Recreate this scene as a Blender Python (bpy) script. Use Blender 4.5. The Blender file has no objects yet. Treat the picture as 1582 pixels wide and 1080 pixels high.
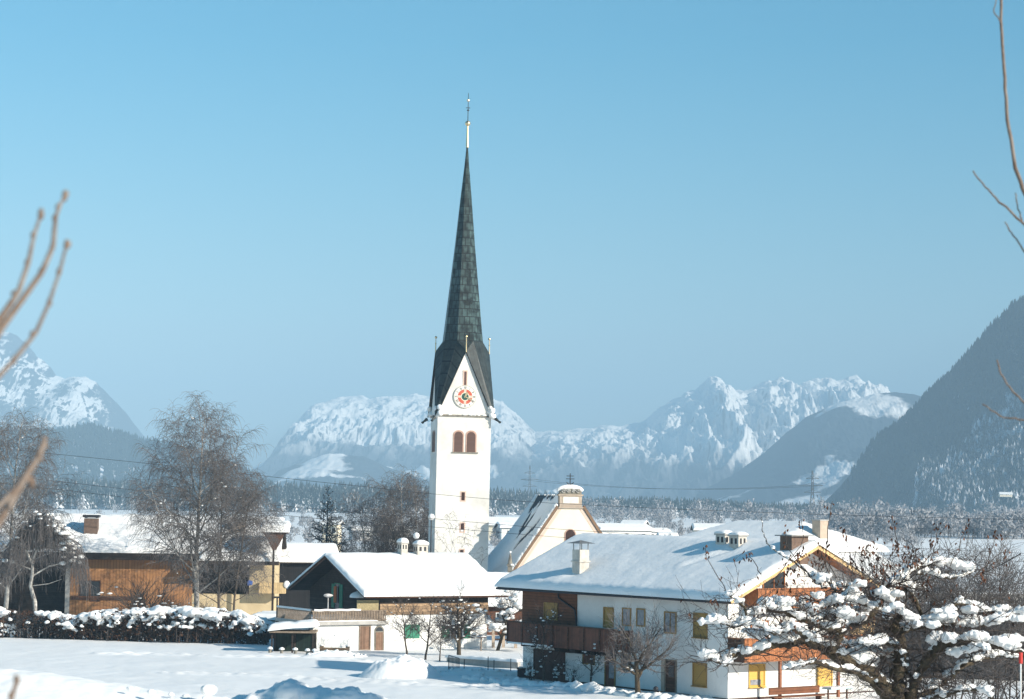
import bpy, bmesh, math, random
import numpy as np
from mathutils import Vector, Matrix

# ---------------------------------------------------------------- camera, sky, sun, exposure
S = bpy.context.scene
COL = S.collection
FPX = 3500.0                                   # focal length in photo pixels (photo 1582 x 1080)
PITCH = math.atan(235.0 / FPX)
ROLL = 0.0135
CAM = np.array([0.0, 0.0, 12.0])
_r0 = np.array([1.0, 0, 0]); _f = np.array([0, math.cos(PITCH), math.sin(PITCH)])
_u0 = np.array([0, -math.sin(PITCH), math.cos(PITCH)])
_r = _r0 * math.cos(ROLL) + _u0 * math.sin(ROLL)
_u = -_r0 * math.sin(ROLL) + _u0 * math.cos(ROLL)
cd = bpy.data.cameras.new('camera'); cam = bpy.data.objects.new('camera', cd); COL.objects.link(cam)
cam.matrix_world = Matrix(((_r[0], _u[0], -_f[0], CAM[0]), (_r[1], _u[1], -_f[1], CAM[1]),
                           (_r[2], _u[2], -_f[2], CAM[2]), (0, 0, 0, 1)))
cd.sensor_fit = 'HORIZONTAL'; cd.sensor_width = 36.0; cd.lens = 36.0 * FPX / 1582.0
cd.clip_start = 0.1; cd.clip_end = 80000
cd.dof.use_dof = True; cd.dof.focus_distance = 210; cd.dof.aperture_fstop = 6.5
S.camera = cam

SUN_AZ = math.atan2(0.86, -0.51); SUN_EL = math.radians(24.0)
SUN = np.array([math.sin(SUN_AZ) * math.cos(SUN_EL), math.cos(SUN_AZ) * math.cos(SUN_EL), math.sin(SUN_EL)])
W = bpy.data.worlds.new('World'); S.world = W; W.use_nodes = True
wt = W.node_tree; wt.nodes.clear()
sky = wt.nodes.new('ShaderNodeTexSky'); sky.sky_type = 'NISHITA'; sky.sun_disc = False
sky.sun_elevation = SUN_EL; sky.sun_rotation = SUN_AZ
sky.air_density = 1.0; sky.dust_density = 0.6; sky.ozone_density = 1.6; sky.altitude = 500
bg = wt.nodes.new('ShaderNodeBackground'); bg.inputs['Strength'].default_value = 0.10
wo = wt.nodes.new('ShaderNodeOutputWorld')
hs = wt.nodes.new('ShaderNodeHueSaturation'); hs.inputs['Saturation'].default_value = 1.8; hs.inputs['Hue'].default_value = 0.482; hs.inputs['Value'].default_value = .70; wt.links.new(sky.outputs[0], hs.inputs['Color']); wt.links.new(hs.outputs[0], bg.inputs[0]); wt.links.new(bg.outputs[0], wo.inputs[0])
sl = bpy.data.lights.new('sun', 'SUN'); so = bpy.data.objects.new('sun', sl); COL.objects.link(so)
sl.energy = 5.0; sl.angle = math.radians(0.5); sl.color = (1.0, 0.93, 0.81)
so.rotation_euler = Vector(-SUN).to_track_quat('-Z', 'Y').to_euler()
S.view_settings.view_transform = 'Standard'; S.view_settings.look = 'None'
S.view_settings.exposure = 0.96; S.view_settings.gamma = 1.0
S.render.engine = 'CYCLES'; S.cycles.use_denoising = True
S.cycles.max_bounces = 6; S.cycles.diffuse_bounces = 3; S.cycles.volume_bounces = 0
S.cycles.sample_clamp_indirect = 6.0

# ---------------------------------------------------------------- projection helpers
def ray(px, py):
    return _f + _r * ((px - 791.0) / FPX) + _u * ((540.0 - py) / FPX)
def at(px, py, Y):                              # world point on the sight line at world depth Y
    d = ray(px, py); return CAM + d * (Y / d[1])
def px_x(px, Y, z=2.0):                         # world x of a pixel column at depth Y
    p = at(px, 775 + (12 - z) * FPX / Y + (px - 791) * ROLL, Y); return p[0]
def lerp(a, b, t): return a + (b - a) * t

# ---------------------------------------------------------------- numpy noise
def _h(ix, iy, seed):
    n = (ix * 374761393 + iy * 668265263 + seed * 1442695041).astype(np.int64) & 0xffffffff
    n = ((n ^ (n >> 13)) * 1274126177) & 0xffffffff
    n = n ^ (n >> 16)
    return (n & 0xffff) / 65535.0
def gnoise(x, y, seed=0):
    x = np.asarray(x, float); y = np.asarray(y, float)
    ix = np.floor(x).astype(np.int64); iy = np.floor(y).astype(np.int64)
    fx = x - ix; fy = y - iy
    ux = fx * fx * fx * (fx * (fx * 6 - 15) + 10); uy = fy * fy * fy * (fy * (fy * 6 - 15) + 10)
    def g(dx, dy):
        a = _h(ix + dx, iy + dy, seed) * 2 * np.pi
        return np.cos(a) * (fx - dx) + np.sin(a) * (fy - dy)
    return lerp(lerp(g(0, 0), g(1, 0), ux), lerp(g(0, 1), g(1, 1), ux), uy) * 1.5
def fbm(x, y, o=4, seed=0, gain=0.5, ridged=False):
    s = 0; a = 1.0; f = 1.0; n = 0
    for k in range(o):
        v = gnoise(x * f, y * f, seed + k * 17)
        if ridged: v = 1 - 2 * np.abs(v)
        s = s + a * v; n += a; a *= gain; f *= 2.03
    return s / n
def noise3(P, sc, seed=0):
    return (gnoise(P[:, 0] / sc + 3.1, P[:, 1] / sc + P[:, 2] * .37 / sc, seed) + gnoise(P[:, 1] / sc + 7.7, P[:, 2] / sc, seed + 5)
            + gnoise(P[:, 2] / sc + 1.3, P[:, 0] / sc, seed + 9)) / 2.0
def sstep(a, b, x):
    t = np.clip((np.asarray(x, float) - a) / (b - a), 0, 1); return t * t * (3 - 2 * t)

# ---------------------------------------------------------------- mesh builder
_ico = {}
def ico(sub):
    if sub not in _ico:
        bm = bmesh.new(); bmesh.ops.create_icosphere(bm, subdivisions=sub, radius=1.0)
        bm.verts.ensure_lookup_table()
        _ico[sub] = (np.array([v.co[:] for v in bm.verts]), np.array([[v.index for v in f.verts] for f in bm.faces]))
        bm.free()
    return _ico[sub]
class MB:
    def __init__(s): s.v = []; s.f = []; s.n = 0
    def add(s, v, *faces):
        v = np.asarray(v, float).reshape(-1, 3)
        for f in faces:
            f = np.asarray(f, int)
            if f.ndim == 1: f = f[None, :]
            s.f.append(f + s.n)
        s.v.append(v); s.n += len(v); return s
    def box(s, x0, x1, y0, y1, z0, z1):
        x0, x1 = min(x0, x1), max(x0, x1); y0, y1 = min(y0, y1), max(y0, y1); z0, z1 = min(z0, z1), max(z0, z1)
        v = [(x, y, z) for z in (z0, z1) for y in (y0, y1) for x in (x0, x1)]
        return s.add(v, [[0, 2, 3, 1], [4, 5, 7, 6], [0, 1, 5, 4], [2, 6, 7, 3], [0, 4, 6, 2], [1, 3, 7, 5]])
    def prism(s, poly, axis, a, b):              # poly: 2-D points in the other two axes (in order), extruded along axis
        n = len(poly); vs = []
        for c in (a, b):
            for p in poly:
                vs.append({'x': (c, p[0], p[1]), 'y': (p[0], c, p[1]), 'z': (p[0], p[1], c)}[axis])
        s.add(vs, list(range(n)), )
        base = s.n - 2 * n
        s.f.append(np.array([list(range(2 * n - 1, n - 1, -1))]) + base)
        s.f.append(np.array([[i, (i + 1) % n, n + (i + 1) % n, n + i] for i in range(n)]) + base)
        return s
    def quad(s, *p): return s.add(p, list(range(len(p))))
    def cyl(s, p0, p1, r0, r1=None, n=8):
        return s.tubes([(np.array([p0, p1], float), np.array([r0, r0 if r1 is None else r1], float))], n, cap=True)
    def tubes(s, pls, n=3, cap=False):
        groups = {}
        for p, r in pls: groups.setdefault(len(p), []).append((p, r))
        for L, lst in groups.items():
            P = np.array([a for a, _ in lst], float); R = np.array([b for _, b in lst], float)
            T = np.gradient(P, axis=1); T /= np.linalg.norm(T, axis=2, keepdims=True) + 1e-9
            D = P[:, -1] - P[:, 0]
            ref = np.where((np.abs(D[:, 2:3]) > 0.8 * np.linalg.norm(D, axis=1, keepdims=True)), [[1.0, 0.13, 0]], [[0.07, 0.11, 1.0]])
            A = np.cross(T, ref[:, None, :]); A /= np.linalg.norm(A, axis=2, keepdims=True) + 1e-9
            B = np.cross(A, T)
            an = np.arange(n) * 2 * np.pi / n
            V = P[:, :, None, :] + R[:, :, None, None] * (np.cos(an)[None, None, :, None] * A[:, :, None, :] + np.sin(an)[None, None, :, None] * B[:, :, None, :])
            nb = len(lst)
            b = np.arange(nb)[:, None, None] * L * n; i = np.arange(L - 1)[None, :, None] * n; k = np.arange(n)[None, None, :]; k2 = (k + 1) % n
            F = np.stack([b + i + k, b + i + k2, b + i + n + k2, b + i + n + k], -1).reshape(-1, 4)
            fs = [F]
            if cap:
                for q in range(nb):
                    fs.append(np.array([q * L * n + np.arange(n)[::-1]])); fs.append(np.array([q * L * n + (L - 1) * n + np.arange(n)]))
            s.add(V.reshape(-1, 3), *fs)
        return s
    def blob(s, c, r, rng=None, sub=2, amp=0.18, flat=None):
        v, f = ico(sub); r = np.ones(3) * r if np.isscalar(r) else np.array(r)
        k = 1.0
        if rng is not None: k = 1 + amp * noise3(v + rng.uniform(-50, 50, 3), 0.8)[:, None]
        vv = v * r * k
        if flat is not None: vv[:, 2] = np.maximum(vv[:, 2], flat)
        return s.add(vv + np.array(c), f)
    def ball(s, c, r, sub=2): return s.blob(c, r, None, sub)
    def grid(s, P):                              # P (a, b, 3)
        a, b = P.shape[:2]
        i = np.arange(a - 1)[:, None] * b; j = np.arange(b - 1)[None, :]
        F = np.stack([i + j, i + j + 1, i + b + j + 1, i + b + j], -1).reshape(-1, 4)
        return s.add(P.reshape(-1, 3), F)
    def mesh(s, name, smooth=False):
        me = bpy.data.meshes.new(name)
        V = np.concatenate(s.v) if s.v else np.zeros((0, 3))
        me.vertices.add(len(V)); me.vertices.foreach_set('co', V.astype(np.float32).ravel())
        tot = np.concatenate([np.full(len(f), f.shape[1]) for f in s.f]); idx = np.concatenate([f.ravel() for f in s.f])
        me.loops.add(len(idx)); me.loops.foreach_set('vertex_index', idx.astype(np.int32))
        me.polygons.add(len(tot)); st = np.concatenate([[0], np.cumsum(tot)[:-1]])
        me.polygons.foreach_set('loop_start', st.astype(np.int32)); me.polygons.foreach_set('loop_total', tot.astype(np.int32))
        me.polygons.foreach_set('use_smooth', np.full(len(tot), smooth)); me.update(calc_edges=True)
        return me
def tag(o, label=None, cat=None, group=None, kind=None):
    for k, v in (('label', label), ('category', cat), ('group', group), ('kind', kind)):
        if v: o[k] = v
    return o
def obj(name, mb, mat, parent=None, smooth=False, label=None):
    me = mb.mesh(name, smooth) if isinstance(mb, MB) else mb
    o = bpy.data.objects.new(name, me); COL.objects.link(o)
    if mat: me.materials.clear(); me.materials.append(mat)
    if parent: o.parent = parent
    if label: o['label'] = label
    return o
def thing(name, label, cat, loc=(0, 0, 0), ang=0.0, group=None):
    o = bpy.data.objects.new(name, None); COL.objects.link(o); o.empty_display_size = 0.2
    o.location = [float(c) for c in loc]; o.rotation_euler = (0, 0, ang); return tag(o, label, cat, group)
def dup(root, loc, ang, label, group=None, scale=1.0):
    r = root.copy(); COL.objects.link(r); r.location = [float(c) for c in loc]; r.rotation_euler = (0, 0, ang); r.scale = (scale,) * 3; r['label'] = label
    if group: r['group'] = group
    for c in list(root.children):
        d = c.copy(); COL.objects.link(d); d.parent = r
        for g in list(c.children):
            e = g.copy(); COL.objects.link(e); e.parent = d
    return r
def remesh(mb, voxel, amp=0.0, sc=0.3, seed=0):  # fuse lumps of snow into one surface
    me = mb.mesh('lumps'); o = bpy.data.objects.new('lumps', me); COL.objects.link(o)
    m = o.modifiers.new('r', 'REMESH'); m.mode = 'VOXEL'; m.voxel_size = voxel
    s_ = o.modifiers.new('s', 'SMOOTH'); s_.factor = 0.5; s_.iterations = 3
    dg = bpy.context.evaluated_depsgraph_get(); out = bpy.data.meshes.new_from_object(o.evaluated_get(dg), depsgraph=dg)
    bpy.data.objects.remove(o); bpy.data.meshes.remove(me)
    if amp:
        n = len(out.vertices); co = np.empty(n * 3, np.float32); out.vertices.foreach_get('co', co); co = co.reshape(-1, 3)
        no = np.empty(n * 3, np.float32); out.vertices.foreach_get('normal', no); no = no.reshape(-1, 3)
        co = co + no * ((noise3(co, sc, seed) + .5 * noise3(co, sc * .4, seed + 3)) * amp)[:, None]
        out.vertices.foreach_set('co', co.astype(np.float32).ravel())
    out.polygons.foreach_set('use_smooth', np.full(len(out.polygons), True)); out.update()
    return out

# ---------------------------------------------------------------- materials
def M(name, c, rough=0.8, var=0.0, scale=1.0, c2=None, bump=0.0, bscale=None, metal=0.0, spec=0.3, stripe=None, stripec=None, sdist=0.5):
    m = bpy.data.materials.new(name); m.use_nodes = True; t = m.node_tree; b = t.nodes['Principled BSDF']
    b.inputs['Roughness'].default_value = rough; b.inputs['Metallic'].default_value = metal; b.inputs['Specular IOR Level'].default_value = spec
    b.inputs['Base Color'].default_value = (*c, 1)
    tc = t.nodes.new('ShaderNodeTexCoord'); colout = None
    if var or c2:
        n = t.nodes.new('ShaderNodeTexNoise'); n.inputs['Scale'].default_value = scale; n.inputs['Detail'].default_value = 5; n.inputs['Roughness'].default_value = .65
        t.links.new(tc.outputs['Object'], n.inputs['Vector'])
        r = t.nodes.new('ShaderNodeValToRGB'); r.color_ramp.elements[0].position = .35; r.color_ramp.elements[1].position = .68
        cc = c2 if c2 else tuple(x * (1 + var) for x in c); ca = c if c2 else tuple(x * (1 - var) for x in c)
        r.color_ramp.elements[0].color = (*ca, 1); r.color_ramp.elements[1].color = (*cc, 1)
        t.links.new(n.outputs[0], r.inputs[0]); t.links.new(r.outputs[0], b.inputs['Base Color']); colout = r.outputs[0]
    if stripe:                                   # boards: (axis, boards per metre)
        ax, k = stripe
        sx = t.nodes.new('ShaderNodeSeparateXYZ'); t.links.new(tc.outputs['Object'], sx.inputs[0])
        def math_(op, a, bv):
            q = t.nodes.new('ShaderNodeMath'); q.operation = op
            for i_, s_ in enumerate((a, bv)):
                if isinstance(s_, (int, float)): q.inputs[i_].default_value = s_
                elif s_ is not None: t.links.new(s_, q.inputs[i_])
            return q.outputs[0]
        src = sx.outputs['XYZ'.index(ax)] if len(ax) == 1 else math_('ADD', sx.outputs['XYZ'.index(ax[0])], sx.outputs['XYZ'.index(ax[1])])
        q = math_('MULTIPLY', src, k); fr = math_('FRACT', q, None); fl = math_('FLOOR', q, None)
        gap = math_('LESS_THAN', fr, 0.12)
        wn = t.nodes.new('ShaderNodeTexWhiteNoise'); wn.noise_dimensions = '1D'; t.links.new(fl, wn.inputs['W'])
        hv = t.nodes.new('ShaderNodeHueSaturation'); t.links.new(math_('ADD', math_('MULTIPLY', wn.outputs[0], sdist), 1 - sdist * .5), hv.inputs['Value'])
        if colout: t.links.new(colout, hv.inputs['Color'])
        else: hv.inputs['Color'].default_value = (*c, 1)
        mx = t.nodes.new('ShaderNodeMix'); mx.data_type = 'RGBA'; t.links.new(gap, mx.inputs['Factor'])
        t.links.new(hv.outputs[0], mx.inputs['A']); mx.inputs['B'].default_value = (*(stripec or tuple(x * .35 for x in c)), 1)
        t.links.new(mx.outputs['Result'], b.inputs['Base Color'])
    if bump:
        n2 = t.nodes.new('ShaderNodeTexNoise'); n2.inputs['Scale'].default_value = bscale or scale * 3; n2.inputs['Detail'].default_value = 4
        t.links.new(tc.outputs['Object'], n2.inputs['Vector'])
        bp = t.nodes.new('ShaderNodeBump'); bp.inputs['Strength'].default_value = bump; bp.inputs['Distance'].default_value = 0.1
        t.links.new(n2.outputs[0], bp.inputs['Height']); t.links.new(bp.outputs[0], b.inputs['Normal'])
    return m
SNOW = M('snow', (.85, .84, .82), .6, c2=(.90, .89, .87), scale=.6, bump=.25, bscale=3.0, spec=.25)
SNOWG = M('field_snow', (.84, .83, .81), .6, c2=(.89, .88, .86), scale=.15, bump=.2, bscale=1.2, spec=.25)
PLASTER = M('plaster', (.82, .81, .78), .9, c2=(.66, .65, .62), scale=.35, bump=.05, bscale=8)
TOWERP = M('tower_plaster', (.86, .84, .79), .9, c2=(.60, .57, .52), scale=.25, bump=.06, bscale=6)
CREAM = M('cream_plaster', (.80, .72, .56), .9, c2=(.74, .64, .48), scale=.4)
ORANGE = M('orange_boards', (.40, .20, .085), .8, c2=(.30, .14, .06), scale=.6, stripe=('X', 3.0), sdist=.25)
YELLOWP = M('yellow_plaster', (.60, .48, .30), .9, c2=(.48, .38, .23), scale=.5)
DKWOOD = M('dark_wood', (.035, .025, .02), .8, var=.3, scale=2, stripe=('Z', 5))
BRWOOD = M('brown_wood', (.10, .045, .025), .75, var=.25, scale=2, stripe=('Z', 6))
RDWOOD = M('red_brown_wood', (.15, .05, .025), .6, var=.25, scale=2.5, stripe=('XY', 7))
ORWOOD = M('orange_brown_wood', (.36, .13, .045), .6, var=.25, scale=2, stripe=('X', 6))
WEATH = M('weathered_boards', (.30, .20, .12), .85, var=.25, scale=2, stripe=('Z', 4))
VWOOD = M('vertical_boards', (.20, .12, .08), .85, var=.25, scale=2, stripe=('X', 6))
GREYW = M('grey_timber', (.25, .19, .14), .9, var=.3, scale=3)
TAN = M('tan_timber', (.62, .42, .20), .7, var=.2, scale=3)
TANDK = M('timber_post', (.26, .10, .05), .7, var=.2, scale=3)
REED = M('reed_screen', (.33, .27, .15), .9, var=.25, scale=6)
OCHRE = M('ochre_blind', (.38, .24, .07), .7, stripe=('Z', 14), sdist=.1, stripec=(.33, .18, .03))
YBLIND = M('yellow_blind', (.66, .41, .10), .7, stripe=('Z', 14), sdist=.1, stripec=(.66, .36, .05))
GREEN = M('green_shutter', (.03, .20, .12), .6, stripe=('Z', 12), sdist=.15, stripec=(.015, .10, .06))
GLASS = M('window_glass', (.03, .035, .04), .15, spec=.3)
CURT = M('curtained_glass', (.38, .38, .40), .5, c2=(.14, .15, .17), scale=3)
WHITE = M('white_paint', (.80, .80, .78), .6)
DARK = M('dark_metal', (.025, .025, .03), .5)
TIN = M('tin_sheet', (.20, .19, .18), .5, var=.25, scale=4, metal=.3)
GOLD = M('gilding', (.72, .58, .36), .38, metal=1.0)
STONE = M('sandstone', (.50, .40, .31), .9, c2=(.36, .29, .23), scale=1.5)
DKSTONE = M('lichen_stone', (.14, .13, .11), .9, c2=(.30, .27, .22), scale=2.5)
PINKST = M('pink_stone', (.50, .32, .25), .9, var=.15, scale=3)
LOUVRE = M('louvres', (.13, .075, .06), .8, stripe=('Z', 7), sdist=.2)
CHIM = M('chimney_plaster', (.62, .58, .52), .9, c2=(.42, .38, .33), scale=2)
BRICKD = M('brown_brick', (.15, .10, .075), .9, var=.3, scale=4)
REDP = M('red_paint', (.55, .05, .04), .5)
BLUEG = M('pale_blue_board', (.45, .62, .64), .6)
CLOCKRED = M('clock_red', (.55, .12, .07), .7)
CLOCKGRN = M('clock_green', (.03, .09, .07), .5)
NUM = M('clock_numerals', (.06, .05, .05), .7)
FADED = M('faded_digits', (.60, .55, .47), .9)
PALEPINK = M('pale_pink_stone', (.72, .52, .42), .9)
BARKB = M('birch_bark', (.60, .57, .52), .85, c2=(.12, .10, .09), scale=2.2)
BIRTW = M('birch_twigs', (.128, .113, .107), .85)
BARKG = M('grey_bark', (.085, .065, .05), .9, var=.4, scale=6, bump=.4, bscale=14)
APPLEB = M('apple_bark', (.042, .030, .022), .95, c2=(.12, .095, .06), scale=5, bump=.6, bscale=16)
TWIGD = M('dark_twigs', (.065, .052, .046), .9)
TWIGBL = M('blurred_twigs', (.13, .085, .06), .8, c2=(.24, .20, .17), scale=25)
LEAFW = M('withered_leaf', (.13, .055, .03), .85, var=.4, scale=5)
LEAFH = M('hedge_leaf', (.028, .022, .015), .9, c2=(.10, .04, .018), scale=.9)
NEEDLE = M('needles', (.025, .035, .03), .9, var=.3, scale=2)
LARCHT = M('larch_twigs', (.055, .055, .055), .9)
WIRE = M('wire', (.03, .03, .035), .6)
STEEL = M('pylon_steel', (.10, .11, .12), .6)
CONC = M('concrete', (.42, .40, .37), .9, var=.15, scale=2)
BLUET = M('blue_cloth', (.05, .12, .40), .8)
ORCLOTH = M('orange_cloth', (.55, .16, .06), .8)

def snowy_mat(name, dark, snow, lo, hi, nscale, namp=.5, zlo=None, zhi=None, snow_obj=True, detail=4, extra=None, stretch=(1, 1, 1)):
    """bare colour where the surface is steep, snow where it lies flat enough to hold it; broken up by noise"""
    m = bpy.data.materials.new(name); m.use_nodes = True; t = m.node_tree; b = t.nodes['Principled BSDF']; b.inputs['Roughness'].default_value = .9
    b.inputs['Specular IOR Level'].default_value = .1
    g = t.nodes.new('ShaderNodeNewGeometry'); s = t.nodes.new('ShaderNodeSeparateXYZ'); t.links.new(g.outputs['Normal'], s.inputs[0])
    n = t.nodes.new('ShaderNodeTexNoise'); n.inputs['Scale'].default_value = nscale; n.inputs['Detail'].default_value = detail; n.inputs['Roughness'].default_value = .7
    mp = t.nodes.new('ShaderNodeMapping'); mp.inputs['Scale'].default_value = stretch; t.links.new(g.outputs['Position'], mp.inputs['Vector']); t.links.new(mp.outputs[0], n.inputs['Vector'])
    def mt(op, a, c):
        q = t.nodes.new('ShaderNodeMath'); q.operation = op
        for i_, v in enumerate((a, c)):
            if isinstance(v, (int, float)): q.inputs[i_].default_value = v
            else: t.links.new(v, q.inputs[i_])
        return q.outputs[0]
    def mr(v, a, c):
        q = t.nodes.new('ShaderNodeMapRange'); q.interpolation_type = 'SMOOTHSTEP'; t.links.new(v, q.inputs[0]); q.inputs[1].default_value = a; q.inputs[2].default_value = c
        return q.outputs[0]
    val = mt('ADD', s.outputs[2], mt('MULTIPLY', mt('SUBTRACT', n.outputs[0], .5), namp * 2))
    f = mr(val, lo, hi)
    if zlo is not None:
        sp = t.nodes.new('ShaderNodeSeparateXYZ'); t.links.new(g.outputs['Position'], sp.inputs[0])
        zz = mt('ADD', sp.outputs[2], mt('MULTIPLY', mt('SUBTRACT', n.outputs[0], .5), (zhi - zlo) * 2.5))
        fz = mr(zz, zlo, zhi)
        if extra:                                # clearings below the tree line
            n2 = t.nodes.new('ShaderNodeTexNoise'); n2.inputs['Scale'].default_value = extra[0]; n2.inputs['Detail'].default_value = 5
            t.links.new(g.outputs['Position'], n2.inputs['Vector'])
            fz = mt('MAXIMUM', fz, mr(n2.outputs[0], extra[1], extra[1] + .05))
        f = mt('MULTIPLY', f, fz)
    mx = t.nodes.new('ShaderNodeMix'); mx.data_type = 'RGBA'; t.links.new(f, mx.inputs['Factor'])
    mx.inputs['A'].default_value = (*dark, 1); mx.inputs['B'].default_value = (*snow, 1)
    t.links.new(mx.outputs['Result'], b.inputs['Base Color'])
    return m
SPRUCE = snowy_mat('snowy_spruce', (.022, .034, .034), (.80, .80, .82), .22, .58, .35, .85)
SPRUCEM = snowy_mat('mountain_spruce', (.022, .034, .036), (.78, .80, .84), .45, .75, .02, .9, detail=6)
SPRUCE_SUNLIT = snowy_mat('sunlit_snowy_spruce', (.022, .034, .036), (.82, .82, .84), .05, .45, .03, .8, detail=6)
FROST = M('frosted_twigs', (.36, .37, .39), .95, c2=(.18, .18, .19), scale=.08)
MASSIF = snowy_mat('massif', (.06, .07, .085), (.86, .85, .83), .27, .50, .009, .45, 100, 220, detail=10, extra=(.003, .60), stretch=(1, .25, .35))
FLATTOP = snowy_mat('flat_top', (.05, .06, .075), (.86, .85, .83), .48, .72, .007, .45, 150, 270, detail=10, extra=(.003, .58), stretch=(1, .3, .5))
LEFTM = snowy_mat('left_peak', (.035, .045, .055), (.86, .85, .83), .70, .86, .008, .75, 60, 420, detail=11, extra=(.004, .53), stretch=(1, .3, .45))
HILLM = snowy_mat('wooded_hill', (.03, .04, .05), (.86, .85, .83), .3, .6, .012, .4, 900, 1000, detail=10, extra=(.0035, .555))
DARKM = snowy_mat('dark_mountain', (.025, .035, .04), (.80, .82, .86), .82, .99, .01, .5, detail=8)

# ---------------------------------------------------------------- ground: one sheet from the camera hill to the far side of the valley
YS = np.array([-60, 10, 22, 60, 110, 146, 165, 200, 215, 260, 400, 2000, 17000.0])
ZS = np.array([10.4, 10.35, 9.7, 5.0, -.3, -.45, -.55, -.95, -1.2, -1.3, -1.5, -2.0, -3.0])
def gz(x, y):
    x = np.asarray(x, float); y = np.asarray(y, float)
    z = np.interp(y, YS, ZS)
    near = 1 - sstep(220, 600, y)
    z = z + near * (0.10 * fbm(x / 9, y / 9, 3, 4) + .05 * fbm(x / 1.9, y / 2.6, 3, 8) + .02 * fbm(x / .7, y / .9, 2, 18))
    # the sunken drive between the chalet and the big house
    dr = np.exp(-(((x + 3 + (y - 172) * .1) / 8.0) ** 4)) * sstep(166, 171, y) * (1 - sstep(180, 190, y))
    z = z - dr * .45
    # paths trodden across the field
    for (xa, ya, xb, yb) in ((-24, 163, 8, 150), (-2, 153, 14, 147.5), (-33, 186, -12, 183)):
        t = np.clip(((x - xa) * (xb - xa) + (y - ya) * (yb - ya)) / ((xb - xa) ** 2 + (yb - ya) ** 2), 0, 1)
        dd = np.hypot(x - lerp(xa, xb, t), y - lerp(ya, yb, t) - .6 * np.sin(t * 9))
        z = z + (.15 * np.exp(-((dd - .6) / .32) ** 2) - .20 * np.exp(-(dd / .36) ** 2)) * (1 + .9 * gnoise(x * 1.3, y * 1.3, 31))
    return z
def G(x, y): return float(gz(np.array([x]), np.array([y]))[0])
def build_ground():
    ys = np.concatenate([np.linspace(-60, 138, 60), np.arange(140, 222, .27), np.geomspace(223, 16500, 90)])
    m = np.concatenate([np.linspace(-60, -1.02, 14) ** 1, np.linspace(-1, 1, 420), np.linspace(1.02, 60, 14)])
    P = np.zeros((len(ys), len(m), 3))
    for i, y in enumerate(ys):
        x = m * (abs(y) * .24 + 14)
        x = np.clip(x, -16000, 16000)
        P[i, :, 0] = x; P[i, :, 1] = y; P[i, :, 2] = gz(x, np.full(len(x), y))
    o = obj('ground', MB().grid(P), SNOWG, smooth=True); o['kind'] = 'structure'
build_ground()

# ---------------------------------------------------------------- mountains
def mountain(name, prof, D, front, back, mat, zf=-30, amp=120, sx=420, sy=900, seed=1, pw=1.25, nu=640, nv=190, jag=0.0, lean=0.0):
    pr = np.array(prof, float); px = np.linspace(pr[0, 0], pr[-1, 0], nu); py = np.interp(px, pr[:, 0], pr[:, 1])
    R = np.array([at(a, b, D) for a, b in zip(px, py)])
    H = np.maximum(R[:, 2], zf + 2)
    v = np.concatenate([-(np.linspace(1, 0, nv) ** 1.35), np.linspace(0.03, 1, nv // 4)])
    X = np.repeat(R[:, 0][:, None], len(v), 1); V = np.repeat(v[None, :], nu, 0)
    Y = D + np.where(V < 0, V * front, V * back)
    X = X + lean * (Y - D)
    a = np.abs(V)
    base = zf + (H - zf)[:, None] * np.clip(1 - a, 0, 1) ** pw
    rel = np.clip((H - zf) / (H.max() - zf), 0.05, 1)[:, None]
    n = fbm(X / sx + .35 * gnoise(X / 900, Y / 900, seed + 3), Y / sy, 7, seed, .50, True)
    n2 = fbm(X / (sx * .22), Y / (sy * .22), 6, seed + 40, .62, True)
    Z = base + amp * rel * (n * .85 + .20 * n2 - .15) * np.clip(a * 2.2, 0, 1) ** .8 * np.clip(1.0 - a, 0, 1) ** .6
    Z = Z + jag * fbm(X / 60, Y / 60, 4, seed + 9) * rel * np.clip(1 - a, 0, 1)
    P = np.stack([X, Y, Z], -1)
    o = obj(name, MB().grid(P), mat, smooth=True); o['kind'] = 'structure'; return P
mountain('mountain', [(380, 745), (420, 722), (445, 690), (458, 668), (470, 642), (485, 626), (505, 619), (530, 615), (548, 611), (570, 615), (600, 614), (640, 609), (665, 613), (700, 618), (740, 612), (760, 617), (775, 621), (790, 634), (808, 650), (826, 668), (850, 664), (880, 672), (910, 690), (960, 720), (1000, 745)],
         9200, 2300, 2000, FLATTOP, amp=150, sx=270, sy=560, seed=3, jag=16, pw=1.1)
mountain('mountain', [(760, 745), (800, 700), (840, 676), (870, 666), (905, 663), (930, 657), (955, 658), (975, 655), (1000, 646), (1018, 632), (1035, 622), (1060, 606), (1078, 600), (1086, 590), (1096, 579), (1106, 583), (1113, 588), (1122, 600), (1136, 603), (1152, 602), (1170, 595), (1185, 588), (1205, 583), (1218, 590), (1232, 601), (1242, 590), (1258, 588), (1270, 585), (1282, 582), (1300, 584), (1325, 581), (1334, 588), (1346, 592), (1360, 603), (1380, 620), (1420, 650), (1480, 700), (1560, 740)],
         8800, 2200, 2000, MASSIF, amp=240, sx=190, sy=760, seed=11, jag=26, pw=1.15)
mountain('hill', [(1080, 760), (1130, 735), (1180, 700), (1215, 668), (1245, 645), (1280, 628), (1318, 616), (1350, 609), (1380, 605), (1405, 607), (1432, 613), (1460, 630), (1520, 690), (1600, 740)],
         6400, 1100, 600, HILLM, amp=80, sx=300, sy=700, seed=23, jag=8, pw=1.1)
mountain('mountain', [(-160, 560), (-60, 500), (-20, 508), (10, 513), (28, 520), (45, 536), (60, 553), (78, 566), (88, 580), (100, 585), (115, 581), (132, 583), (150, 592), (168, 608), (184, 626), (200, 645), (215, 668), (228, 690), (250, 705), (290, 730), (340, 760)],
         8600, 2000, 1500, LEFTM, amp=170, sx=230, sy=560, seed=31, jag=16, pw=1.05)
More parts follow.
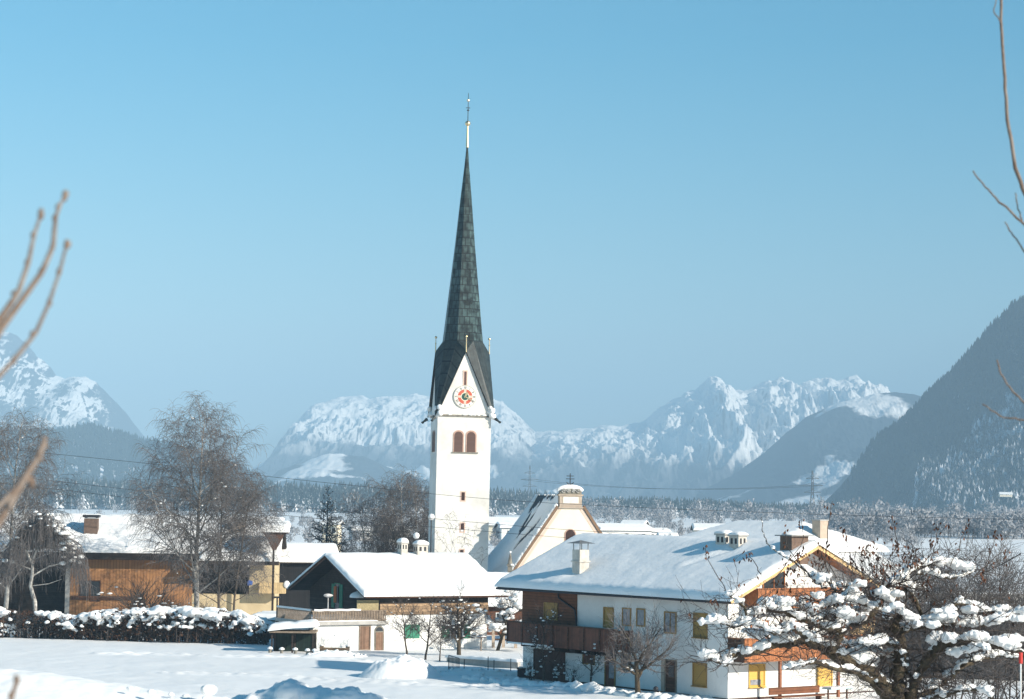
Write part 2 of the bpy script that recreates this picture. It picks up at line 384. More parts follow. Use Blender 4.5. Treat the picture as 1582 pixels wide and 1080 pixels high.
PHL = mountain('hill', [(-200, 690), (-80, 675), (0, 668), (60, 672), (110, 668), (140, 664), (170, 672), (215, 682), (260, 690), (330, 712), (400, 742), (450, 775)],
         4700, 800, 700, DARKM, amp=30, sx=200, sy=300, seed=37, jag=6, nu=260, nv=50)
mountain('hill', [(370, 772), (430, 728), (470, 712), (510, 700), (560, 705), (600, 722), (660, 742), (740, 760), (800, 772)], 6300, 700, 450, HILLM, amp=40, sx=160, sy=300, seed=53, jag=8, nu=200, nv=50)
DM = [(1270, 800), (1306, 768), (1321, 745), (1330, 722), (1342, 700), (1352, 686), (1372, 672), (1395, 656), (1418, 633), (1440, 610), (1460, 590), (1480, 570), (1500, 546), (1520, 522), (1540, 500), (1560, 481), (1582, 466), (1640, 430), (1760, 395), (1900, 390)]
PDM = mountain('mountain', DM, 3700, 960, 800, DARKM, amp=32, sx=210, sy=350, seed=43, jag=10, nu=260, nv=80, pw=1.05)

# ---------------------------------------------------------------- far woods (stuff)
def tri_tree(rng, tiers=6, spikes=7, spread=.22):
    V = []; F = []
    for k in range(tiers):
        t = k / tiers; z0 = .06 + .86 * t; z1 = z0 + .86 / tiers * 2.0; r = spread * (1 - t) ** .85 + .02
        b = len(V); V.append((0, 0, min(z1, 1.0)))
        for j in range(spikes * 2):
            a = 2 * math.pi * j / (spikes * 2) + k * .7; rr = r * (rng.uniform(.8, 1.15) if j % 2 == 0 else rng.uniform(.4, .6))
            V.append((rr * math.cos(a), rr * math.sin(a), z0 - (.05 if j % 2 == 0 else -.02) + rng.uniform(-.01, .01)))
        for j in range(spikes * 2): F.append((b, b + 1 + j, b + 1 + (j + 1) % (spikes * 2)))
    return np.array(V), np.array(F)
def frost_tree(rng, n=240):
    c = rng.normal(size=(n, 3)); c /= np.linalg.norm(c, axis=1, keepdims=True); c *= (rng.uniform(.15, 1, (n, 1)) ** .45)
    c = c * [.36, .36, .40] + [0, 0, .58]; c[:, :2] *= (1 + .3 * rng.normal(size=(n, 1)))
    q = []; F = []
    for k in range(n):
        s = rng.uniform(.022, .055); a = rng.normal(size=(3, 3)) * s
        a[:, 2] *= 1.3; q.append(c[k] + a); F.append((3 * k, 3 * k + 1, 3 * k + 2))
    V = np.concatenate(q); b = len(V)
    V = np.concatenate([V, [[-.02, 0, 0], [.02, 0, 0], [.01, 0, .6], [0, -.02, 0], [0, .02, 0], [0, .01, .6]]])
    F += [(b, b + 1, b + 2), (b + 3, b + 4, b + 5)]
    return np.array(V), np.array(F)
def scatter(name, pts, hs, temps, mat, seed, wide=1.0):
    rng = np.random.default_rng(seed); mb = MB()
    pts = np.asarray(pts); hs = np.asarray(hs); which = rng.integers(0, len(temps), len(pts)); rot = rng.uniform(0, 6.28, len(pts))
    for k, (V, F) in enumerate(temps):
        I = np.where(which == k)[0]
        if not len(I): continue
        c, s = np.cos(rot[I])[:, None], np.sin(rot[I])[:, None]; w = (hs[I] * wide * rng.uniform(.8, 1.2, len(I)))[:, None]
        P = np.stack([(V[None, :, 0] * c - V[None, :, 1] * s) * w, (V[None, :, 0] * s + V[None, :, 1] * c) * w, V[None, :, 2] * hs[I][:, None]], -1) + pts[I][:, None, :]
        FF = (F[None] + (np.arange(len(I)) * len(V))[:, None, None]).reshape(-1, 3)
        mb.add(P.reshape(-1, 3), FF)
    return mb
_rng = np.random.default_rng(5)
SPT = [tri_tree(_rng) for _ in range(6)]; FRT = [frost_tree(_rng) for _ in range(6)]
SPTS = [tri_tree(_rng, 4, 4, .2) for _ in range(5)]
def ztop(px, Y, py): return at(px, py, Y)[2]
def forest_band():
    rng = np.random.default_rng(77); pts = []; hs = []
    topx = [-60, 100, 230, 430, 560, 660, 760, 830, 900, 1000, 1080, 1200, 1300, 1400, 1500, 1650]
    topy = [730, 736, 738, 742, 745, 748, 752, 756, 766, 766, 768, 775, 776, 782, 790, 795]
    for row in range(9):
        Y = 2350 + row * 80
        for px in np.arange(-60, 1650, 2.6 if row < 3 else 3.2):
            p = px + rng.uniform(-2, 2); y = Y + rng.uniform(-30, 30)
            gap = gnoise(np.array([p / 60.]), np.array([row * .7]), 5)[0]
            if row < 3 and gap > .35: continue
            zt = ztop(p, y, np.interp(p, topx, topy)); h = (zt + 3) * rng.uniform(.6, 1.06) * (1 - .04 * (8 - row) * .5)
            if h < 4: continue
            pts.append((px_x(p, y), y, -2.2)); hs.append(h)
    o = obj('forest', scatter('forest', pts, hs, SPT, SPRUCE, 3), SPRUCE); tag(o, 'snow-dusted spruce forest across the valley floor', 'forest', kind='stuff')
forest_band()
def frost_band():
    rng = np.random.default_rng(78); pts = []; hs = []
    for k in range(900):
        p = rng.uniform(-40, 1640); y = rng.uniform(1300, 2100)
        c = .07 + .75 * float(p > 900)
        if rng.uniform() > c or gnoise(np.array([p / 45.]), np.array([y / 160.]), 9)[0] < -.12: continue
        h = rng.uniform(6, 13) + 9 * max(0, rng.uniform(-1.2, 1)) * float(p > 900)
        pts.append((px_x(p, y), y, -1.9)); hs.append(h)
    for k in range(700):
        p = rng.uniform(420, 660) if k % 4 == 0 else rng.uniform(760, 1420); y = rng.uniform(640, 1300)
        if gnoise(np.array([p / 30.]), np.array([y / 110.]), 19)[0] < 0.0: continue
        pts.append((px_x(p, y), y, -1.8)); hs.append(rng.uniform(2.5, 6.5))
    for k in range(420):                          # the riverside wood under the dark mountain
        p = rng.uniform(1290, 1640); y = rng.uniform(1000, 1250)
        pts.append((px_x(p, y), y, -1.8)); hs.append(rng.uniform(6, 11) + 4 * max(0, rng.uniform(-1, 1)))
    o = obj('woodland', scatter('woodland', pts, hs, FRT, FROST, 4), FROST); tag(o, 'pale hoar-frosted woodland in front of the spruce forest', 'woodland', kind='stuff')
frost_band()
def slope_forest(name, P, label, n, hmin, hmax, seed, fr=(.0, .93), cond=None, mat=None):
    rng = np.random.default_rng(seed); a, b = P.shape[:2]; nf = int(b * .8)
    pts = []; hs = []
    while len(pts) < n:
        i = rng.uniform(0, a - 1.01); j = rng.uniform(nf * .04, nf + 2)
        i0, j0 = int(i), min(int(j), b - 2); q = P[i0, j0] + (P[i0 + 1, j0] - P[i0, j0]) * (i - i0) + (P[i0, j0 + 1] - P[i0, j0]) * (j - j0)
        if q[2] < -1: continue
        u = 791 + FPX * q[0] / q[1]
        if u > 1660 or u < -60: continue
        if cond is not None and not cond(u, q, rng): continue
        pts.append(q); hs.append(rng.uniform(hmin, hmax))
    o = obj(name, scatter(name, pts, hs, SPTS, SPRUCEM, seed, 1.25), mat or SPRUCEM); tag(o, label, 'forest', kind='stuff')
def py_of(q): d = q - CAM; f = d @ _f; return 540 - FPX * (d @ _u) / f
snowy = lambda u, q: py_of(q) > 596 + (1582 - u) * .95 + 26 * gnoise(np.array([u / 30.]), np.array([q[2] / 40.]), 3)[0] and py_of(q) < 790  # area where extra snow on the trees stands in for sunlight
slope_forest('forest', PDM, 'dense dark spruce forest covering the steep mountain flank', 6500, 10, 19, 9, cond=lambda u, q, r: not snowy(u, q) or r.uniform() < .35)
slope_forest('forest', PDM, 'extra-snowy spruces painting the sunlit patch low on the dark mountain flank', 1500, 10, 18, 29, cond=lambda u, q, r: snowy(u, q), mat=SPRUCE_SUNLIT)

slope_forest('forest', PHL, 'hazy dark woods over the low hill below the snowy peak', 6000, 11, 20, 19, cond=lambda u, q, r: u < 820)

# ---------------------------------------------------------------- trees with trunk and twigs
def unit(v): return v / (np.linalg.norm(v) + 1e-9)
def grow(rng, P, start, d, length, r, lvl, out):
    L = P[lvl]; n = L['seg']; step = length / n; pts = [np.array(start, float)]; d = unit(np.array(d, float)); ds = [d]
    for i in range(n):
        d = unit(d + rng.normal(size=3) * L['wob'] + np.array([0, 0, L['trop']]))
        pts.append(pts[-1] + d * step); ds.append(d)
    rad = r * (1 - L.get('taper', .8) * np.linspace(0, 1, n + 1))
    out[lvl].append((np.array(pts), rad))
    if lvl + 1 >= len(P): return
    C = P[lvl + 1]
    nch = L['nch'] if lvl == 0 else max(1, int(round(L['nch'] * min(1.4, length / L.get('ref', length)))))
    az = rng.uniform(0, 6.28)
    for k in range(nch):
        t = lerp(L['t0'], L['t1'], (k + rng.uniform(0, 1)) / nch); i = min(int(t * n), n - 1); w = t * n - i
        p = lerp(pts[i], pts[i + 1], w); dd = ds[i + 1]
        az += 2.4 + rng.uniform(-.5, .5)
        ref = np.array([1.0, 0, 0]) if abs(dd[0]) < .7 else np.array([0, 1.0, 0])
        a = unit(np.cross(dd, ref)); b = np.cross(dd, a)
        ang = math.radians(max(8, rng.normal(L['ang'] + L.get('angt', 0) * t, L.get('asd', 8))))
        cd_ = dd * math.cos(ang) + (a * math.cos(az) + b * math.sin(az)) * math.sin(ang)
        ln = length * L['lenf'] * L['prof'](t) * rng.uniform(.75, 1.2) if L.get('abs') is None else L['abs'] * rng.uniform(.55, 1.25)
        grow(rng, P, p, cd_, ln, max(rad[i] * L.get('rf', .5), C.get('rmin', .006)), lvl + 1, out)
def snow_on(rng, branches, prob, rs, up=.5, sub=1):
    mb = MB()
    for pts, rad in branches:
        for i in range(1, len(pts)):
            d = unit(pts[i] - pts[i - 1])
            if abs(d[2]) < .75 and rng.uniform() < prob:
                r = rng.uniform(*rs); c = lerp(pts[i - 1], pts[i], rng.uniform()); mb.blob(c + [0, 0, rad[i] * .6 + r * .25], (r * rng.uniform(1, 1.8), r * rng.uniform(1, 1.5), r * .7), rng, sub)
    return mb
def make_tree(name, label, cat, loc, P, height, r, seed, mats, snow=None, lean=(0, 0), group=None, stems=1, trunk_levels=2, sides=(8, 5, 3, 3)):
    rng = np.random.default_rng(seed); out = [[] for _ in P]
    for s in range(stems):
        off = np.zeros(3) if stems == 1 else np.array([rng.normal() * .25, rng.normal() * .25, 0])
        dd = (lean[0] + (rng.normal() * .3 if stems > 1 else 0), lean[1] + (rng.normal() * .3 if stems > 1 else 0), 1)
        grow(rng, P, off + [0, 0, -.3], dd, height * (1 if stems == 1 else rng.uniform(.7, 1)), r, 0, out)
    k = height / max(1e-3, max(float(b[0][:, 2].max()) for L_ in out for b in L_)); out = [[(p * k, r_) for p, r_ in L_] for L_ in out]
    t = thing(name, label, cat, loc, 0, group); t['grown'] = height
    tr = MB()
    for k in range(min(trunk_levels, len(P))): tr.tubes(out[k], sides[k])
    obj('trunk', tr, mats[0], t, True)
    if len(P) > trunk_levels:
        tw = MB()
        for k in range(trunk_levels, len(P)): tw.tubes(out[k], 3)
        obj('twigs', tw, mats[1], t)
    if snow:
        br = [b for k in snow.get('lv', (1,)) for b in out[k]]
        sm = snow_on(rng, br, snow['p'], snow['r'])
        if sm.n: obj('snow_cover', sm, SNOW, t, True)
    return t
one = lambda t: 1.0
def birch_P(h, dens=1.0):
    return [dict(seg=14, wob=.03, trop=.02, nch=int(38 * dens), t0=.15, t1=.97, ang=62, angt=-20, asd=8, lenf=.56, prof=lambda t: max(.15, (1.03 - t) ** .62 * min(1, .5 + t * 1.7)), rf=.42, taper=.93),
            dict(seg=8, wob=.10, trop=.05, nch=int(16 * dens), ref=h * .28, t0=.2, t1=1.0, ang=42, asd=12, lenf=.42, prof=lambda t: 1.1 - .5 * t, rf=.5, taper=.85, rmin=.03),
            dict(seg=5, wob=.14, trop=-.06, nch=int(12 * dens), ref=h * .09, t0=.15, t1=1, ang=45, asd=15, abs=h * .066, prof=one, rf=.6, taper=.6, rmin=.018),
            dict(seg=5, wob=.10, trop=-.32, taper=.45, rmin=.013)]
def up_P(h, dens=1.0, droop=0.0):                 # upright bare broadleaf with fine rising shoots
    return [dict(seg=8, wob=.07, trop=.02, nch=int(15 * dens), t0=.25, t1=1.0, ang=48, asd=12, lenf=.55, prof=lambda t: 1.1 - .55 * t, rf=.6, taper=.8),
            dict(seg=7, wob=.16, trop=.06, nch=int(12 * dens), ref=h * .4, t0=.2, t1=1, ang=45, asd=15, lenf=.5, prof=lambda t: 1.1 - .5 * t, rf=.55, taper=.8, rmin=.016),
            dict(seg=5, wob=.16, trop=.08 - droop, nch=int(9 * dens), ref=h * .2, t0=.15, t1=1, ang=38, asd=15, lenf=.6, prof=one, rf=.6, taper=.7, rmin=.013),
            dict(seg=4, wob=.12, trop=.06 - droop, taper=.5, rmin=.010)]
def fruit_P(h):
    return [dict(seg=5, wob=.06, trop=0, nch=7, t0=.45, t1=1.0, ang=58, asd=8, lenf=1.0, prof=one, rf=.7, taper=.3),
            dict(seg=7, wob=.18, trop=.02, nch=10, ref=h, t0=.2, t1=1, ang=50, asd=18, lenf=.45, prof=one, rf=.5, taper=.75, rmin=.02),
            dict(seg=5, wob=.2, trop=.10, nch=9, ref=h * .45, t0=.1, t1=1, ang=45, asd=20, lenf=.62, prof=one, rf=.5, taper=.7, rmin=.014),
            dict(seg=4, wob=.15, trop=.14, taper=.4, rmin=.010)]
def gloc(px, Y, dz=0.0):
    x = px_x(px, Y, -1.0); return (x, Y, G(x, Y) + dz)

# ---------------------------------------------------------------- building helpers
class Fr:
    def __init__(s, o, ang): s.o = np.array(o, float); s.a = ang; c, n = math.cos(ang), math.sin(ang); s.R = np.array([[c, -n, 0], [n, c, 0], [0, 0, 1]])
    def loc(s, px, py, ax, val):                 # where the sight line meets the local plane  x = val / y = val / z = val
        o = s.R.T @ (CAM - s.o); d = s.R.T @ ray(px, py); k = 'xyz'.index(ax); return o + d * ((val - o[k]) / d[k])
    def world(s, p): return s.R @ np.array(p, float) + s.o
    def rect(s, r, ax, val):                     # pixel rect -> (a0, a1, z0, z1) on the plane
        x0, y0, x1, y1 = r; m = (y0 + y1) / 2; k = 1 if ax == 'x' else 0; xm = (x0 + x1) / 2
        a, b = s.loc(x0, m, ax, val)[k], s.loc(x1, m, ax, val)[k]
        return min(a, b), max(a, b), s.loc(xm, y1, ax, val)[2], s.loc(xm, y0, ax, val)[2]
def wbox(mb, ax, out, c, a0, a1, z0, z1, th):    # a slab standing on the wall plane, th thick, towards `out`
    if ax == 'x': mb.box(c, c + out * th, a0, a1, z0, z1)
    else: mb.box(a0, a1, c, c + out * th, z0, z1)
    return mb
def window(par, fr, r, ax, out, c, fmat, pmat, name='window', fw=.09, sill=False, inner='pane', mull=0, rect=None, snow=False, th=.07):
    a0, a1, z0, z1 = rect or fr.rect(r, ax, c)
    f = MB()
    wbox(f, ax, out, c, a0 - fw, a0, z0 - fw, z1 + fw, th); wbox(f, ax, out, c, a1, a1 + fw, z0 - fw, z1 + fw, th)
    wbox(f, ax, out, c, a0, a1, z1, z1 + fw, th); wbox(f, ax, out, c, a0, a1, z0 - fw, z0, th)
    for k in range(mull):
        q = lerp(a0, a1, (k + 1) / (mull + 1)); wbox(f, ax, out, c, q - .03, q + .03, z0, z1, th * .8)
    o = obj(name, f, fmat, par)
    obj(inner, wbox(MB(), ax, out, c, a0, a1, z0, z1, .02), pmat, o)
    if sill: obj('sill', wbox(MB(), ax, out, c, a0 - .12, a1 + .12, z0 - fw - .06, z0 - fw, .18), fmat, o)
    if snow: obj('snow_cover', wbox(MB(), ax, out, c + out * .08, a0 - .05, a1 + .05, z0 - fw, z0 - fw + .14, .1), SNOW, o)
    return o
def rounded(a, b, ridge=None, r=.45, step=.45):
    e = np.array([0, .02, .06, .13, .23, .34, .46]); s = np.concatenate([a + e, np.arange(a + .46 + step * .6, b - .5, step * .6), b - e[::-1]])
    if ridge is not None: s = np.concatenate([s, ridge + np.array([-.35, -.18, -.08, 0, .08, .18, .35])])
    return np.unique(np.sort(s))
def snow_roof(axis, s0, sm, s1, z0, zm, z1, t0, t1, T, seed=1, over=.10, rough=.05, bare=None, r=.45):
    """snow lying on a pitched roof; s runs across the ridge, t along it"""
    s = rounded(s0 - over, s1 + over, sm if s0 < sm < s1 else None, r); t = rounded(t0 - over, t1 + over, None, r)
    k0 = (zm - z0) / max(1e-6, sm - s0); k1 = (z1 - zm) / max(1e-6, s1 - sm)
    rz = np.where(s < sm, zm + (s - sm) * k0, zm + (s - sm) * k1)
    E = lambda d: np.sqrt(np.clip(1 - (1 - np.clip(d / r, 0, 1)) ** 2, 0, 1))
    Es = E(s - s[0]) * E(s[-1] - s); Et = E(t - t[0]) * E(t[-1] - t)
    SS, TT = np.meshgrid(s, t, indexing='ij'); A = Es[:, None] * Et[None, :]
    th = T * A + rough * A * (fbm(SS / 2.2 + seed, TT / 2.2, 3, seed) + .5 * fbm(SS / .7, TT / .7, 2, seed + 2))
    edge = np.minimum(np.minimum(SS - s[0], s[-1] - SS), np.minimum(TT - t[0], t[-1] - TT))
    wob = .09 * gnoise(SS / .8 + seed, TT / .8, seed + 7) * (edge < .3)
    Z = rz[:, None] + .012 + np.maximum(th + wob * A, 0)
    if s0 < sm < s1: Z -= (.16 * np.exp(-((s - sm) / .45) ** 2))[:, None] * A
    if bare is not None: Z = Z - bare(SS, TT) * T
    P = np.stack([SS, TT, Z] if axis == 'y' else [TT, SS, Z], -1)
    Pb = P.copy(); Pb[..., 2] = rz[:, None] + .012
    return MB().grid(P)
def chimney(par, x, y, z0, z1, w, d, mat, cap='snow', holes=False, name='chimney', cw=.08, h_snow=.28):
    m = MB().box(x - w / 2, x + w / 2, y - d / 2, y + d / 2, z0, z1)
    o = obj(name, m, mat, par)
    c = MB().box(x - w / 2 - cw, x + w / 2 + cw, y - d / 2 - cw, y + d / 2 + cw, z1, z1 + .1); obj('cap', c, CONC, o)
    if holes:
        h = MB()
        for q in (-.22, .22):
            h.box(x + q * w - .11 * w, x + q * w + .11 * w, y - d / 2 - .012, y - d / 2, z1 - .5, z1 - .12)
            h.box(x - w / 2 - .012, x - w / 2, y + q * d - .11 * d, y + q * d + .11 * d, z1 - .5, z1 - .12)
            h.box(x + w / 2, x + w / 2 + .012, y + q * d - .11 * d, y + q * d + .11 * d, z1 - .5, z1 - .12)
        obj('flue_opening', h, DARK, o)
    if cap == 'snow':
        rng = np.random.default_rng(int(abs(x * 97 + y * 31)) + 1)
        s = MB().blob((x, y, z1 + .1), (w / 2 + cw + .06, d / 2 + cw + .06, h_snow * 1.15), rng, 3, .08, flat=0.0); s.v[-1][:, :2] = s.v[-1][:, :2]; q_ = s.v[-1] - np.array([x, y, z1 + .1]); e_ = np.maximum(np.abs(q_[:, 0]) / (w / 2 + cw + .06), np.abs(q_[:, 1]) / (d / 2 + cw + .06))[:, None]; n_ = np.hypot(q_[:, 0] / (w / 2 + cw + .06), q_[:, 1] / (d / 2 + cw + .06))[:, None]; q_[:, :2] *= lerp(1, n_ / np.maximum(e_, 1e-3), .75); s.v[-1] = q_ + np.array([x, y, z1 + .1]); obj('snow_cover', s, SNOW, o, True)
    return o
def roof_scan(fr, px, py, f, lo, hi, ax='x'):    # sight line against a roof surface z = f(s)
    best = None
    for s in np.linspace(lo, hi, 240):
        p = fr.loc(px, py, ax, s); e = abs(p[2] - f(s))
        if best is None or e < best[0]: best = (e, p)
    return best[1]

# ---------------------------------------------------------------- the big two-storey house
def big_house():
    C0 = at(1126.5, 780, 146); fr = Fr((C0[0], 146, -.5), math.atan2(.6, .8))
    Wd, Ln = 13.3, 21.7; R = fr
    t = thing('house', 'large two-storey white house with wooden balconies under a thick snow roof', 'house', fr.o, fr.a)
    ez = 6.25; k = .455; xm = Wd / 2; under = lambda x: ez + k * (1 + min(x, Wd - x))
    w = MB().prism([(0, -1.2), (Wd, -1.2), (Wd, under(0) - .02), (xm, under(xm) - .02), (0, under(0) - .02)], 'y', 0, Ln)
    obj('wall', w, PLASTER, t)
    rf = MB().prism([(-1, ez), (xm, under(xm)), (Wd + 1, ez), (Wd + 1, ez + .2), (xm, under(xm) + .22), (-1, ez + .2)], 'y', -1.3, Ln + 1.8)
    roof = obj('roof', rf, BRWOOD, t)
    f = MB()
    for sgn in (0, 1):
        a = (-1.02, ez - .06) if sgn == 0 else (Wd + 1.02, ez - .06); b = (xm, under(xm) - .05)
        f.prism([a, b, (b[0], b[1] + .32), (a[0], a[1] + .32)] if sgn == 0 else [b, a, (a[0], a[1] + .32), (b[0], b[1] + .32)], 'y', -1.38 - .004 * sgn, -1.304)
    obj('rake_board', f, TAN, roof)
    g = MB().tubes([(np.array([(-1.1, -1.3, ez + .06), (-1.1, Ln * .5, ez + .02), (-1.1, Ln + 1.8, ez)]), np.full(3, .085))], 8); g.box(-1.03, -1.003, -1.3, Ln + 1.8, ez - .05, ez + .2)
    obj('gutter', g, DARK, roof)
    obj('soffit', MB().prism([(-.98, ez - .03), (xm, under(xm) - .03), (Wd + .98, ez - .03), (Wd + .98, ez - .005), (xm, under(xm) - .005), (-.98, ez - .005)], 'y', -1.295, -.01), ORWOOD, roof)
    T = .46
    ztop = lambda x: under(x) + .2 + T
    ga, gb, gc_ = roof_scan(R, 1136, 846, ztop, -.5, xm), roof_scan(R, 1062, 872, ztop, -.5, xm), roof_scan(R, 893, 882, ztop, -.5, xm)
    def groove(X, Y):
        t_ = np.clip(((X - ga[0]) * (gb[0] - ga[0]) + (Y - ga[1]) * (gb[1] - ga[1])) / ((gb[0] - ga[0]) ** 2 + (gb[1] - ga[1]) ** 2), 0, 1)
        d = np.hypot(X - lerp(ga[0], gb[0], t_), Y - lerp(ga[1], gb[1], t_)) + .12 * gnoise(X * 2, Y * 2, 4)
        return .5 * np.exp(-(d / .28) ** 2) * (1 - .6 * t_) + .45 * np.exp(-(np.hypot(X - gc_[0], Y - gc_[1]) / .75) ** 2) - .12 * np.exp(-((d - .6) / .25) ** 2)
    obj('snow_cover', snow_roof('y', -1, xm, Wd + 1, ez + .2, under(xm) + .22, ez + .2, -1.3, Ln + 1.8, T, 3, .2, bare=groove), SNOW, roof, True)
    # wood-clad upper storey and long balcony
    y0 = R.loc(892, 930, 'x', 0)[1]
    zb = R.loc(900, 1000, 'x', -1.4)[2]; zt = R.loc(900, 968, 'x', -1.4)[2]
    obj('cladding', MB().box(-.07, 0, y0, Ln + .06, zb, under(0) - .15).box(-.001, 3, Ln, Ln + .07, zb, under(0) - .15), RDWOOD if False else BRWOODL, t)
    ya = R.loc(953, 980, 'x', -1.4)[1]; yb = R.loc(785, 975, 'x', -1.4)[1]
    b = obj('balcony', MB().box(-1.4, 0, ya, yb, zb - .12, zb), BRWOOD, t)
    rl = MB().box(-1.45, -1.37, ya, yb, zb - .2, zt - .1).box(-1.37, 0, ya, ya + .08, zb - .2, zt - .1).box(-1.37, 1.0, yb - .08, yb, zb - .2, zt - .1)
    obj('railing_panel', rl, RDWOOD, b)
    hr = MB().box(-1.52, -1.32, ya - .06, yb + .06, zt - .1, zt)
    n = 7
    for i in range(n + 1): q = lerp(ya, yb, i / n); hr.box(-1.50, -1.45, q - .05, q + .05, zb - .25, zt - .1)
    obj('handrail', hr, BRWOOD, b)
    for px in (868, 892, 911, 935): q = R.loc(px, 1003, 'x', -.7)[1]; obj('bracket', MB().prism([(-1.3, zb - .14), (0, zb - .14), (0, zb - .62), (-1.0, zb - .5)], 'y', q - .32, q + .32), DKWOOD, b)
    for px in (830, 815): q = R.loc(px, 1003, 'x', -.7)[1]; obj('bracket', MB().box(-1.2, 0, q - .1, q + .1, zb - .35, zb - .13), DKWOOD, b)
    obj('snow_cover', MB().box(-1.5, -1.34, lerp(ya, yb, .62), yb, zb - .2, zb - .08), SNOW, b)
    dp = [(862, 914), (863, 924), (888, 942), (891, 968)]
    obj('downpipe', MB().tubes([(np.array([R.loc(a, c, 'x', -.16) for a, c in dp]), np.full(4, .06))], 8), DARK, t)
    # windows and doors of the long side
    for r, pm in (((842, 933, 861, 956), OCHREB), ((1073, 949, 1092, 983), OCHRE), ((1072, 1026, 1091, 1058), OCHRE)): window(t, R, r, 'x', -1, -.07 if r[0] < 880 else 0, OCHREB, pm, inner='blind', sill=r[0] > 900)
    for r in ((963, 941, 974, 965), (985, 942, 996, 966), (962, 1013, 972, 1030)): window(t, R, r, 'x', -1, 0, OCHREB, CURT, mull=0)
    window(t, R, (1028, 947, 1044, 977), 'x', -1, 0, OCHREB, CURT, mull=1)
    window(t, R, (902, 1007, 918, 1025), 'x', -1, 0, OCHREB, RDWOOD, inner='shutter')
    d = window(t, R, (934, 940, 947, 968), 'x', -1, 0, OCHREB, OCHRE, name='door', inner='leaf')
    d = window(t, R, (936, 1015, 950, 1062), 'x', -1, 0, OCHREB, RDWOOD, name='door', inner='leaf')
    a0, a1, z0, z1 = R.rect((941, 1024, 949, 1048), 'x', -.03); obj('pane', MB().box(-.045, -.021, a0, a1, z0, z1), CURT, d)
    d = window(t, R, (1029, 1021, 1044, 1070), 'x', -1, 0, GREYW, BRWOOD, name='door', inner='leaf')
    a0, a1, z0, z1 = R.rect((1033, 1028, 1041, 1046), 'x', -.03); obj('pane', MB().box(-.045, -.021, a0, a1, z0, z1), GLASS, d)
    obj('door_surround', wbox(MB(), 'x', -1, 0, *R.rect((1022, 1018, 1027, 1072), 'x', 0), .05), STONE, t)
    a0, a1, z0, z1 = R.rect((826, 1006, 872, 1056), 'x', 0); g = window(t, R, None, 'x', -1, 0, BRWOOD, RDWOODD, name='garage_door', inner='leaf', rect=(a0, a1, -.6, z1))
    obj('plinth', MB().box(-.05, 0, -.05, Ln, -1.2, .12).box(0, Wd, -.05, 0, -1.2, .12), RDWOODD, t)
    # gable side: first-floor balcony on posts, upper balcony
    zr = R.loc(1160, 986, 'y', -1.5)[2]; zf = R.loc(1160, 1020, 'y', -1.5)[2]
    b = obj('balcony', MB().box(.0, Wd, -1.5, 0, zf, zf + .14), BRWOOD, t)
    obj('railing_panel', MB().box(-.02, Wd, -1.56, -1.48, zf - .14, zr - .08), ORWOOD, b); obj('railing_panel', MB().box(-.05, .03, -1.48, 0, zf - .14, zr - .08), BRWOOD, b)  # shade of the end panel painted in as darker wood
    obj('handrail', MB().box(-.1, Wd + .05, -1.64, -1.42, zr - .08, zr).box(-.12, .08, -1.42, 0, zr - .08, zr), ORWOOD, b)
    obj('snow_cover', snow_roof('y', -1.62, -1.5, -1.4, zr + .02, zr + .02, zr + .02, -.05, Wd * .8, .22, 4, .03, r=.1), SNOW, b, True) if False else None
    for px in (1205, 1295): q = R.loc(px, 1040, 'y', -1.4)[0]; obj('post', MB().box(q - .09, q + .09, -1.48, -1.32, -.6, zf - .14), TANDK, b)
    a0, a1, _, z1 = R.rect((1171, 908, 1300, 935), 'y', -1.2); z0 = R.loc(1180, 938, 'y', -1.2)[2]; z1 = R.loc(1180, 909, 'y', -1.2)[2]
    b = obj('balcony', MB().box(a0, a1, -1.2, 0, z0, z0 + .14), BRWOOD, t)
    obj('railing_panel', MB().box(a0 - .04, a1 + .04, -1.26, -1.18, z0 - .1, z1 - .06).box(a0 - .05, a0 + .03, -1.18, 0, z0 - .1, z1 - .06), ORWOOD, b)
    obj('handrail', MB().box(a0 - .1, a1 + .1, -1.32, -1.12, z1 - .06, z1), ORWOOD, b)
    window(t, R, None, 'y', -1, 0, ORWOOD, GLASS, name='door', inner='pane', rect=(a0 + 1.6, a0 + 3.4, z0 + .14, z0 + 2.2), mull=1)
    window(t, R, None, 'y', -1, 0, ORWOOD, CURT, rect=(2.0, 3.4, zf + 1.1, zf + 2.3), mull=1)
    window(t, R, None, 'y', -1, 0, ORWOOD, GLASS, name='door', rect=(5.6, 7.4, zf + .14, zf + 2.2), mull=1)
    w1 = window(t, R, (1158, 1028, 1180, 1059), 'y', -1, 0, YBLIND, YBLIND, inner='blind', sill=True)
    a0, a1, z0, z1 = R.rect((1159, 1050, 1175, 1058), 'y', -.03); obj('pane', MB().box(a0, a1, -.05, -.021, z0, z1), CURT, w1)
    window(t, R, (1263, 1030, 1284, 1058), 'y', -1, 0, YBLIND, YBLIND, inner='blind')
    a0, a1, z0, z1 = R.rect((1313, 951, 1346, 986), 'y', 0); obj('cladding', MB().box(a0, Wd + .04, -.06, 0, z0, z1 + .6), TAN, t)
    # chimneys standing on the roof
    p = roof_scan(R, 897, 879, ztop, -.5, xm); c = obj('chimney', MB().box(p[0] - .42, p[0] + .42, p[1] - .42, p[1] + .42, p[2] - 1.0, p[2] + 1.35).box(p[0] - .5, p[0] + .5, p[1] - .5, p[1] + .5, p[2] + .5, p[2] + .58), CHIM, t)
    z = p[2] + 1.35; hood = MB()
    for a in (-1, 1):
        for bb in (-1, 1): hood.cyl((p[0] + .36 * a, p[1] + .36 * bb, z), (p[0] + .36 * a, p[1] + .36 * bb, z + .48), .03)
